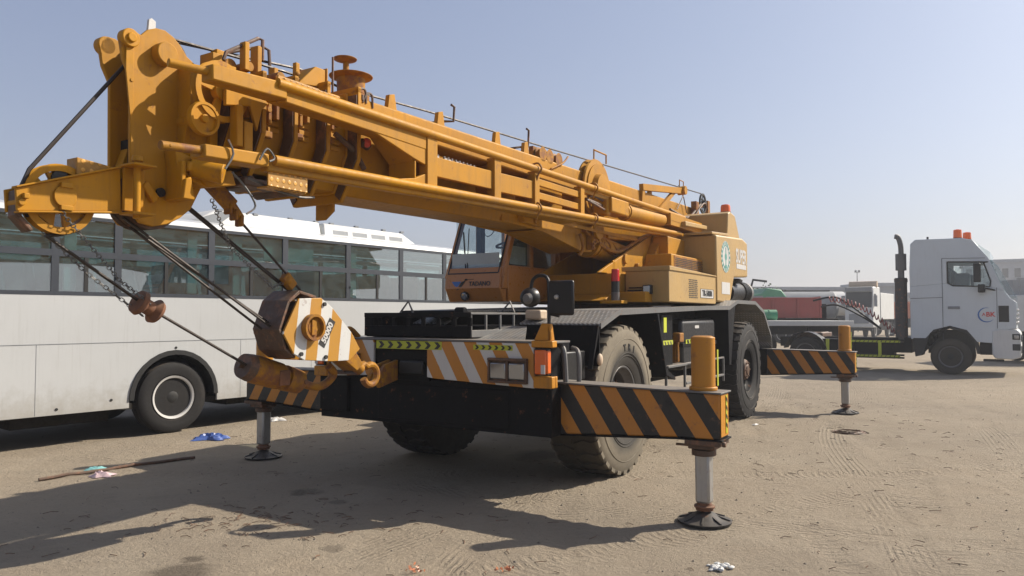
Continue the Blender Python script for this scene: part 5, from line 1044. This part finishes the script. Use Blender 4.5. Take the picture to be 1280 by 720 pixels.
b = MB(); b.prism([(-.95, 1.05), (-.62, 1.05), (-.42, 1.3), (0, 1.42), (.42, 1.3), (.68, .95), (.74, .62), (.66, .62), (.60, .92), (.42, 1.2), (0, 1.33), (-.5, 1.2), (-.7, .55), (-.9, .5)], 'y', -.008, .4)
b.box(-.6, .6, .4, .45, .6, 1.3); b.build('wheel_arch', 'rubber', TRK, .01)
b = MB(); b.box(.72, 1.55, .04, .3, .60, .95); b.box(.8, 1.3, .02, .2, .42, .48); b.build('cab_step', 'black', TRK, .02)
# emblem: blue crescent and red letters
b = MB(); n = 26; ro, ri = .21, .18
for k in range(n):
    a0 = R(70 + 255 * k / n); a1 = R(70 + 255 * (k + 1) / n); w0 = .038 * math.sin(math.pi * k / n) + .004; w1 = .038 * math.sin(math.pi * (k + 1) / n) + .004
    cx, cz = .90, 1.73; b.prism([(cx + ro * math.cos(a0), cz + ro * math.sin(a0)), (cx + ro * math.cos(a1), cz + ro * math.sin(a1)), (cx + (ro - w1) * math.cos(a1), cz + (ro - w1) * math.sin(a1)), (cx + (ro - w0) * math.cos(a0), cz + (ro - w0) * math.sin(a0))], 'y', -.006, -.002)
b.build('crescent_mark', 'decal_blue', tcab)
text('A', .13, 'decal_red', tcab, (.84, -.003, 1.74), (1, 0, 0), (0, 0, 1), bold=.002); text('BK', .18, 'decal_red', tcab, (1.0, -.003, 1.74), (1, 0, 0), (0, 0, 1), bold=.006)
for y, x, h in ((.35, .22, .24), (.95, .42, .2)):
    b = MB(); b.cyl((x, y, 3.93), (x, y, 3.99), .12); bb = b.build('beacon', 'rubber', TRK); b = MB(); b.lathe([(0, .115), (h, .105), (h + .02, .03)], (x, y, 3.985), (0, 0, 1), 18); b.build('beacon_lens', 'lens_orange', bb)
b = MB(); b.cyl((-.55, .3, 3.95), (-.55, .3, 4.06), .03); b.build('roof_fitting', 'rubber', TRK)
b = MB(); b.tube([(-1.26, .25, 3.25), (-1.26, .25, 3.6), (-1.27, .25, 3.85), (-1.33, .25, 4.08), (-1.42, .22, 4.12)], .075, 16, 5); b.cyl((-1.27, .25, 3.08), (-1.27, .25, 3.58), .15); b.cyl((-1.27, .25, 2.8), (-1.27, .25, 3.1), .09); b.build('exhaust_stack', 'galv', TRK, .0)
b = MB(); b.cyl((-1.28, .25, .9), (-1.28, .25, 2.85), .17, seg=24); b.cyl((-1.28, .25, 2.72), (-1.28, .25, 2.82), .185, seg=24); b.build('exhaust_muffler', 'muffler', TRK)
b = MB(); b.box(-5.0, -1.0, .75, .95, .72, 1.02); b.box(-5.0, -1.0, 1.55, 1.75, .72, 1.02); b.box(-5.0, -4.8, .75, 1.75, .7, 1.0); b.box(-1.5, -1.0, .1, W - .1, .6, 1.05); b.box(-3.6, -2.6, .1, .7, .55, .98); b.box(-3.4, -1.5, .2, .75, .5, .95); b.box(-3.4, -2.0, 1.7, W - .1, .5, .95); b.build('chassis_frame', 'black', TRK, .01)
b = MB(); b.box(-2.6, -1.2, .02, .1, .95, 1.0); b.box(-2.6, -1.2, .02, .1, .42, .47); b.box(-2.6, -1.2, .02, .1, .5, .55); 
b.build('side_guard', 'black', TRK)
b = MB()
for z in (.46, .90):
    b.box(-2.95, -1.3, -.002, .015, z, z + .06)
for x in (-2.75, -1.9): b.box(x, x + .09, -.002, .015, .52, .90)
b.box(-3.4, -3.3, -.002, .015, .45, .98); b.build_each('reflective_tape', 'neon', TRK)
b = MB()
for x in np.arange(-2.92, -1.35, .12): 
    for z in (.46, .90): b.prism([(x, z + .006), (x + .03, z + .006), (x + .06, z + .054), (x + .03, z + .054)], 'y', -.005, -.003)
b.build_each('tape_marks', 'decal_black', TRK)
b = MB(); b.box(-4.4, -3.6, .5, 1.9, 1.02, 1.16); b.prism([(-4.5, 1.1), (-3.7, 1.18), (-3.6, 1.1)], 'y', .7, 1.8); b.build('fifth_wheel', 'greasy', TRK, .02)
ww = bus_wheel(TRK, (0, .17, .52), -1, .52, .3, 'tyre_dusty', 'galv'); bus_wheel(TRK, (0, W - .17, .52), 1, .52, .3, 'tyre', 'galv')
bus_wheel(TRK, (-4.03, .17, .52), -1, .52, .3, 'tyre', 'galv'); bus_wheel(TRK, (-4.03, W - .17, .52), 1, .52, .3, 'tyre', 'galv')
b = MB(); A = [(-4.03 + .68 * math.cos(R(a)), .52 + .68 * math.sin(R(a))) for a in range(10, 175, 12)]
for p, q in zip(A[:-1], A[1:]): b.prism([p, q, (q[0] * .98 - .08, q[1] - .02), (p[0] * .98 - .08, p[1] - .02)], 'y', -.02, .55)
b.build('mudguard', 'black_clean', TRK)
b = MB()
for j, (r_, ph) in enumerate(((.085, 0), (.085, 2))):
    pts = []
    n = 260
    for k in range(n):
        t = k / n; base = Vector((-3.4 + 1.9 * t, .5 + .2 * j, 2.25 + .25 * math.sin(math.pi * t) - 1.05 * t)); a = k * .42 + ph
        pts.append(base + Vector((0, r_ * math.cos(a), r_ * math.sin(a))))
    b.tube(pts, .014, 5)
b.build_each('coiled_air_hose', 'red', TRK)
b = MB(); b.tube([(-3.9, .6, 2.2), (-3.2, .6, 2.3), (-2.6, .6, 1.9), (-1.9, .6, 1.3)], .03, 8, 6); b.tube([(-3.7, .8, 2.0), (-3.2, .8, 2.05), (-2.5, .8, 1.7), (-2.0, .8, 1.35)], .03, 8, 6); b.build_each('air_line', 'rubber', TRK)

# ================================================================ FAR THINGS
FLT = empty('flatbed_trailer', (9.2, 28.0, 0), 0, label='low flatbed trailer with grey deck edge behind the tractor truck', cat='trailer')
b = MB(); b.box(-3.2, 3.6, 0, 2.4, 1.33, 1.52); b.build('trailer_deck', 'white_old', FLT, .01)
b = MB(); b.box(-3.2, 3.4, .5, .7, 1.0, 1.33); b.box(-3.2, 3.4, 1.7, 1.9, 1.0, 1.33); b.box(2.0, 2.12, .3, .4, .0, 1.3); b.box(-1.2, -.9, .3, 2.1, .0, 1.3); b.build('trailer_frame', 'black', FLT, .01)
for x in (-2.6, -1.5): bus_wheel(FLT, (x, .2, .52), -1, .52, .3, 'tyre', 'galv'); bus_wheel(FLT, (x, 2.2, .52), 1, .52, .3, 'tyre', 'galv')
RB = empty('red_skip_body', (10.9, 30.8, 0), R(-8), label='red steel tipper body behind the flatbed trailer', cat='tipper body')
b = MB(); b.box(-3.2, 1.75, 0, .06, 1.62, 2.42); b.box(-3.2, 1.75, 2.3, 2.36, 1.62, 2.42); b.box(1.70, 1.76, .06, 2.3, 1.62, 2.5); b.box(-3.2, 1.7, .06, 2.3, 1.62, 1.68); b.box(-3.2, 1.78, -.03, .09, 2.40, 2.46); b.build('tipper_wall', 'red', RB, .01)
b = MB()
for x in (-2.2, -1.2, -.2, .8, 1.7): b.box(x, x + .07, -.04, 0, 1.62, 2.40)
b.build_each('wall_rib', 'red', RB, .01)
b = MB(); b.box(-3.2, 2.6, .6, .8, 1.2, 1.6); b.box(-3.2, 2.6, 1.5, 1.7, 1.2, 1.6); b.box(1.9, 2.6, .3, 2.0, .6, 1.5); b.box(1.8, 2.1, .5, 1.8, 1.5, 2.2); b.build('body_frame', 'black', RB, .02)
bus_wheel(RB, (-.5, .2, .52), -1, .52, .3, 'tyre', 'galv'); bus_wheel(RB, (1.9, .2, .52), -1, .52, .3, 'tyre', 'galv'); bus_wheel(RB, (-.5, 2.1, .52), 1); bus_wheel(RB, (1.9, 2.1, .52), 1)
GR = empty('green_machine', (16.2, 46.5, 0), R(5), group='vehicles parked beyond the yard', label='green machine with curved cover beyond the red tipper body', cat='machine')
b = MB(); b.prism([(-1.7, 2.0), (1.0, 2.0), (.95, 2.9), (.6, 3.35), (-.3, 3.45), (-.7, 3.1), (-1.7, 3.0)], 'y', 0, 2.2); b.build('machine_body', 'green', GR, .08)
b = MB(); b.box(-1.9, -.6, -.02, 2.0, 2.8, 2.95); b.box(-.4, .9, -.04, 0, 2.3, 2.9); b.build_each('machine_panel', 'grey', GR)
b = MB(); b.box(-1.8, 1.0, .3, 1.9, .5, 2.0); b.tube([(-1.0, 1, 3.3), (-.8, 1, 4.0), (.1, 1, 3.9)], .08); b.build('machine_frame', 'black', GR, .02)
for x in (-1.2, .6): bus_wheel(GR, (x, .2, .52), -1); bus_wheel(GR, (x, 1.9, .52), 1)
GC = empty('green_drum', (9.75, 29.5, 0), 0, label='small green steel drum lying on the trailer deck', cat='drum')
b = MB(); b.cyl((-.65, -.9, 1.74), (.35, -.9, 1.74), .2, seg=24); b.ring((-.3, -.9, 1.74), (1, 0, 0), .18, .215, .03); b.ring((.05, -.9, 1.74), (1, 0, 0), .18, .215, .03); b.build('drum_shell', 'green', GC)
TK = empty('tank_trailer', (22.5, 58, 0), R(-6), group='vehicles parked beyond the yard', label='grey rounded tank trailer beside the white lorry cab', cat='tank trailer')
b = MB(); b.lathe([(-3.5, .9), (-3.4, 1.15), (2.6, 1.15), (2.85, .9), (2.95, .4)], (0, 1.2, 2.5), (1, 0, 0), 28); b.build('tank', 'grey', TK)
b = MB(); b.box(-3.3, 2.6, .5, 1.9, 1.0, 1.4); b.box(-3, 2.4, 1.0, 1.4, 3.6, 3.72); b.build('tank_frame', 'black', TK)
for x in (-2.5, -1.2, 1.6): bus_wheel(TK, (x, .2, .52), -1); bus_wheel(TK, (x, 2.2, .52), 1)
TW = empty('white_tanker', (27.2, 66, 0), 0, group='vehicles parked beyond the yard', label='pale tanker vessel seen past the grey tank trailer', cat='tanker')
b = MB(); b.lathe([(-3.2, .8), (-3.0, 1.15), (2.5, 1.15), (2.7, .8)], (0, 1.2, 2.75), (1, 0, 0), 28); b.build('tank', 'white_old', TW)
b = MB(); b.box(-3, 2.5, .6, 1.8, .9, 1.7); b.build('tank_frame', 'black', TW)
for x in (-2.2, 1.6): bus_wheel(TW, (x, .2, .52), -1); bus_wheel(TW, (x, 2.2, .52), 1)
# lorry facing the camera
LR = empty('white_lorry', (26.0, 56, 0), R(-128), group='vehicles parked beyond the yard', label='white lorry facing the camera between the tank trailer and the tall exhaust', cat='lorry')
b = MB(); b.prism([(.1, .7), (.1, 1.9), (-.12, 3.15), (-.4, 3.25), (-2.2, 3.25), (-2.2, .9), (-1.6, .7)], 'y', -1.15, 1.15); lc = b.build('cab', 'white_old', LR, .06)
b = MB(); b.hexa([(.12, -1.05, 1.95), (.12, 1.05, 1.95), (-.04, 1.05, 2.92), (-.04, -1.05, 2.92)], [(.08, -1.05, 1.95), (.08, 1.05, 1.95), (-.10, 1.05, 2.92), (-.10, -1.05, 2.92)]); b.box(-.9, -.25, 1.152, 1.157, 2.1, 2.8); b.build_each('windscreen', 'far_window', lc)
b = MB(); b.box(-.02, .14, -1.1, 1.1, 2.95, 3.22); b.box(.10, .13, -.8, .8, .95, 1.55); b.box(-.2, .0, 1.2, 1.45, 2.0, 2.7); b.box(-.2, .0, -1.45, -1.2, 2.0, 2.7); b.build_each('visor', 'grey', lc, .02)
b = MB(); b.cyl((-1.2, -1.1, 3.42), (-1.2, 1.2, 3.42), .2); b.build('roof_roll', 'beige', LR)
b = MB(); b.box(-7, -2.3, -1.2, 1.2, 1.2, 2.9); b.build('load_body', 'white_old', LR, .03)
b = MB(); b.box(-7, 0, -1.0, 1.0, .5, 1.0); b.build('lorry_frame', 'black', LR); LR.scale = (1, .86, 1.2)
for x in (-.9, -5.5): bus_wheel(LR, (x, -.95, .52), -1); bus_wheel(LR, (x, .95, .52), 1)
OT = empty('orange_dump_truck', (33.6, 64, 0), R(10), group='vehicles parked beyond the yard', label='orange and beige dump truck beside the white lorry', cat='dump truck')
b = MB(); b.prism([(-1.9, 1.5), (1.6, 1.5), (2.0, 2.9), (-2.1, 2.9)], 'y', 0, 2.3); b.build('dump_body', 'orange_red', OT, .03)
b = MB(); b.box(1.9, 3.6, 0, 2.3, .9, 3.1); b.build('cab', 'beige', OT, .08)
b = MB(); b.box(2.2, 3.4, -.01, 0, 2.1, 2.8); b.build('cab_window', 'dark_glass', OT)
b = MB(); b.box(-2, 3.4, .4, 1.9, .7, 1.5); b.build('truck_frame', 'black', OT)
for x in (-1.2, 2.8): bus_wheel(OT, (x, .2, .52), -1); bus_wheel(OT, (x, 2.1, .52), 1)
# buildings
def building(name, label, x, y, rz, L, D, Hh, mat, nw, nf, parapet=.5, wz=None, plinth=None):
    r = empty(name, (x, y, 0), rz, label=label, cat='building', group='buildings on the horizon')
    b = MB(); b.box(0, L, 0, D, 0, Hh); b.build('wall', mat, r)
    b = MB(); b.box(-.3, L + .3, -.3, D + .3, Hh, Hh + parapet); b.build('roof', 'roofing', r)
    dw = L / max(nw, 1); fh = Hh / max(nf, 1)
    w0 = f0 = None
    for i in range(nw):
        for j in range(nf):
            xx = dw * (i + .5); zz = fh * (j + .5)
            if w0 is None:
                b = MB(); b.box(-.42, .42, -.03, .01, -.75, .75); w0 = b.build('window', 'far_window', r); w0.location = (xx, -.01, zz)
                b = MB(); b.box(-.55, .55, -.14, -.0, -.86, -.76); s_ = b.build('sill', 'concrete', w0)
            else: c = copy_tree(w0, r); c.location = (xx, -.01, zz)
    return r
building('long_warehouse', 'long flat grey warehouse on the horizon behind the tank trailer', 38, 120, R(4), 26, 14, 5.9, 'grey', 0, 1)
building('block_building', 'grey box-shaped building on the horizon behind the white lorry', 54.5, 115, R(0), 4.6, 8, 6.3, 'grey', 0, 1)
building('block_building', 'low pale building on the horizon left of the tall exhaust', 59.4, 118, 0, 9, 8, 4.9, 'concrete', 3, 1)
building('office_building', 'three storey grey building with small windows at the right edge', 75, 124, R(-30), 60, 16, 10.4, 'concrete', 36, 3, .5)
building('yard_shed', 'low shed between the office building and the tractor truck', 66, 96, R(-5), 30, 10, 3.4, 'concrete', 8, 1, .2)
# pale box lorry at the right edge
BL = empty('box_lorry', (17.9, 26.5, 0), R(-6), label='white box lorry cut off by the right edge', cat='lorry')
b = MB(); b.box(0, 6.5, 0, 2.4, 1.15, 2.45); b.build('box_body', 'white_old', BL, .03)
b = MB(); 
for k in range(12): b.box(.1 + .5 * k, .13 + .5 * k, -.03, 0, 2.45, 3.05)
b.box(0, 6.4, -.03, 0, 3.0, 3.05); b.box(0, 6.4, -.03, 0, 2.72, 2.75); b.box(.03, 6.4, .3, 2.1, 2.45, 3.0); b.build('side_railing', 'concrete', BL)
b = MB(); b.box(.1, 6.3, .3, 2.1, .5, 1.15); b.build('lorry_frame', 'black', BL, .02)
for x in (1.1, 5): bus_wheel(BL, (x, .2, .52), -1); bus_wheel(BL, (x, 2.2, .52), 1)
# lamp mast
MS = empty('floodlight_mast', (37.0, 80, 0), 0, label='thin floodlight mast above the white lorry', cat='mast')
b = MB(); b.cyl((0, 0, 0), (0, 0, 6.4), .06, .035); b.build('mast_pole', 'galv', MS)
b = MB(); b.box(-.28, .28, -.04, .04, 6.36, 6.42); b.box(-.26, -.10, -.12, .02, 6.42, 6.6); b.box(.10, .26, -.12, .02, 6.42, 6.6); b.build_each('floodlight', 'grey', MS)
# trees beyond
def tree(x, y, h, r, label):
    t = empty('tree', (x, y, 0), random.random() * 6, label=label, cat='tree', group='trees beyond the parked vehicles')
    b = MB(); b.tube([(0, 0, 0), (.05, 0, h * .3), (-.1, .1, h * .6)], .16, 8, 3); limbs = []
    for k in range(7):
        a = k * .9; p = (r * .7 * math.cos(a), r * .7 * math.sin(a), h * (.6 + .25 * random.random())); limbs.append(p); b.tube([(0, 0, h * .42), (p[0] * .5, p[1] * .5, h * .6), p], .05, 6, 3)
    b.build('trunk', 'greasy', t)
    b = MB()
    for k in range(1500):
        c = Vector(random.choice(limbs)); q = c + Vector((random.gauss(0, r * .28), random.gauss(0, r * .28), random.gauss(0, h * .10)))
        u = Vector((random.gauss(0, 1), random.gauss(0, 1), random.gauss(0, 1))).normalized() * random.uniform(.07, .16); v = u.orthogonal() * .6
        b.add([q - u, q + v, q + u, q - v], [(0, 1, 2, 3)])
    b.build('crown', FOL, t, smooth=False); return t
m = NT('foliage'); m.l(m.mix(m.noise(.9, 4), (.035, .07, .02), (.09, .13, .045)), m.b.inputs['Base Color']); m.b.inputs['Roughness'].default_value = .8; FOL = m.m
tree(27, 80, 4.9, 1.9, 'bushy tree rising beyond the green machine'); tree(29.6, 84, 4.3, 1.5, 'smaller tree just right of the bushy tree')

# ================================================================ LITTER
def gz(x, y): return float(ground_h(np.array([x]), np.array([y]))[0])
def drop(name, mb, mat, loc, label, cat, rz=0, group=None):
    o = mb.build(name, mat); o.location = (loc[0], loc[1], gz(loc[0], loc[1]) + (loc[2] if len(loc) > 2 else 0)); o.rotation_euler = (0, 0, rz); tag(o, label, cat, group); return o
def crumple(w_, d, h, n=14, seed=0, thick=.004):
    rs = random.Random(seed); b = MB(); vs = []; fs = []
    for i in range(n):
        for j in range(n):
            u = i / (n - 1) - .5; v = j / (n - 1) - .5; e = max(0, 1 - (2 * abs(u)) ** 3) * max(0, 1 - (2 * abs(v)) ** 3)
            k = 1 + .25 * math.sin(5 * math.atan2(v, u) + seed)
            vs.append((u * w_ * k + rs.gauss(0, w_ * .012), v * d * k + rs.gauss(0, d * .012), .006 + h * e * (.35 + .65 * rs.random())))
    for i in range(n - 1):
        for j in range(n - 1): a = i * n + j; fs.append((a, a + n, a + n + 1, a + 1))
    b.add(vs, fs); b.add([(x, y, .0) for x, y, z in vs], [f[::-1] for f in fs]); return b
drop('plastic_bag', crumple(.40, .27, .09, 16, 1), 'blue', (-4.15, 10.38), 'crumpled blue plastic sheet on the ground beside the bus wheel', 'plastic bag', .2)
b = MB(); p0 = Vector((-4.84, 7.71)); p1 = Vector((-3.77, 8.95))
pp = []
for k in range(13): t = k / 12; q = p0.lerp(p1, t); off = .03 * math.sin(t * 3.1); pp.append((q.x - p0.x - off, q.y - p0.y + off, .02 + gz(q.x, q.y) - gz(p0.x, p0.y)))
b.tube(pp, .018, 8); drop('metal_pipe', b, 'greasy', (p0.x, p0.y), 'long thin bent pipe lying in the left foreground', 'pipe')
drop('face_mask', crumple(.19, .11, .035, 9, 3), 'teal', (-4.57, 8.27), 'pale blue crumpled cloth lying against the pipe', 'face mask', .4)
drop('plastic_bag', crumple(.2, .16, .06, 10, 4), 'pink', (-4.33, 7.94), 'pale pink crumpled bag in front of the pipe', 'plastic bag', .1)
drop('plastic_wrapper', crumple(.26, .16, .07, 10, 5), 'decal_white', (-3.83, 12.2), 'white wrapper on the ground behind the far outrigger', 'wrapper', .5, 'white wrappers')
drop('plastic_wrapper', crumple(.14, .06, .02, 7, 6), 'decal_white', (3.84, 11.84), 'flat white scrap near the rear wheel', 'wrapper', .5, 'white wrappers')
b = MB()
for k in range(5):
    r_ = .20 - .02 * k; b.tube([(r_ * math.cos(a) * 1.25 + random.gauss(0, .01), r_ * math.sin(a) + random.gauss(0, .01), .012 + .008 * random.random() + .005 * k) for a in np.linspace(0, 5.8 + .2 * k, 26)], .006, 5)
drop('wire_coil', b, 'greasy', (4.95, 11.03), 'flattened coil of dark wire near the far outrigger pad', 'wire')
def stone(r, rs):
    b = MB(); b.ball((0, 0, r * .4), r, 8, (1 + rs.random() * .5, 1, .6)); b.v = [(x + rs.gauss(0, r * .12), y + rs.gauss(0, r * .12), z + rs.gauss(0, r * .08)) for x, y, z in b.v]; return b
rs = random.Random(5)
b = MB()
for k in range(26):
    s = stone(rs.uniform(.008, .022), rs); n_ = len(b.v); ox, oy = rs.gauss(0, .05), rs.gauss(0, .03); b.add([(x + ox, y + oy, z) for x, y, z in s.v], s.f)
drop('rubble_pile', b, 'white_old', (1.40, 5.10), 'small heap of pale rubble at the bottom edge', 'rubble')
def leafball(seed):
    b = MB(); r2 = random.Random(seed)
    for k in range(26):
        c = Vector((r2.gauss(0, .026), r2.gauss(0, .018), .014 + abs(r2.gauss(0, .012)))); u = Vector((r2.gauss(0, 1), r2.gauss(0, 1), r2.gauss(0, .6))).normalized() * .016; v = u.orthogonal().normalized() * .009
        b.add([c - u, c + v, c + u, c - v], [(0, 1, 2, 3)])
    return b
m = NT('dry_petals'); m.l(m.mix(m.noise(30, 2), (.50, .12, .05), (.62, .32, .16)), m.b.inputs['Base Color']); M['petal'] = m.m
drop('dry_petals', leafball(1), 'petal', (-.035, 5.06), 'clump of orange dry petals at bottom centre', 'petals', 0, 'dry petal clumps'); drop('dry_petals', leafball(2), 'petal', (-.64, 5.02), 'smaller clump of orange dry petals left of centre', 'petals', 0, 'dry petal clumps')
# twigs and pebbles: nobody could count them
b = MB()
def scat(n, f):
    for _ in range(n): yield f()
for _ in range(620):
    if rs.random() < .2: x, y = rs.gauss(-2.0, .5), rs.gauss(6.3, .3)
    else: x, y = rs.uniform(-4, 7), rs.uniform(4.8, 15)
    a = rs.uniform(0, 6.3); L = rs.uniform(.03, .12); z = gz(x, y) + .006
    b.tube([(x, y, z), (x + L * .5 * math.cos(a), y + L * .5 * math.sin(a), z + .006), (x + L * math.cos(a + .3), y + L * math.sin(a + .3), z)], .0028, 4)
tag(b.build('twigs', 'greasy'), 'dry twigs strewn on the sand, thickest in the left foreground', 'twigs', kind='stuff')
xs_ = np.random.uniform(-7, 12, 5200); ys_ = 4.3 + 16 * np.random.rand(5200) ** 1.7; hz_ = ground_h(xs_, ys_); b = MB()
for x, y, z in zip(xs_, ys_, hz_):
    r_ = min(.016, .003 + rs.expovariate(1 / .003)); 
    oc = [(x + r_ * rs.uniform(.7, 1.4), y, z), (x - r_, y + r_ * .2, z), (x, y + r_, z), (x + .2 * r_, y - r_, z), (x, y, z + r_ * .8), (x, y, z - r_)]
    b.add(oc, [(0, 2, 4), (2, 1, 4), (1, 3, 4), (3, 0, 4)])
m = NT('pebble'); m.l(m.mix(m.ramp(m.noise(40, 2), .4, .6), (.20, .17, .13), (.12, .10, .08)), m.b.inputs['Base Color']); m.b.inputs['Roughness'].default_value = .9; M['pebble'] = m.m
tag(b.build('gravel', 'pebble', smooth=False), 'small stones and crumbs scattered over the sandy yard', 'gravel', kind='stuff')

# ================================================================ HAZE
hb_ = MB(); hb_.box(-600, 800, -200, 1000, -1.2, 14); hz = hb_.build('haze', 'white'); hz.data.materials.clear()
hm = bpy.data.materials.new('haze_air'); hm.use_nodes = True; hn = hm.node_tree; hn.nodes.clear(); ho = hn.nodes.new('ShaderNodeOutputMaterial'); pv = hn.nodes.new('ShaderNodeVolumePrincipled')
pv.inputs['Color'].default_value = (.88, .90, .95, 1); pv.inputs['Density'].default_value = .0015; pv.inputs['Anisotropy'].default_value = .3
hn.links.new(pv.outputs[0], ho.inputs['Volume']); hz.data.materials.append(hm); tag(hz, 'thin dusty haze over the yard', None, kind='stuff')
sc.cycles.volume_max_steps = 64
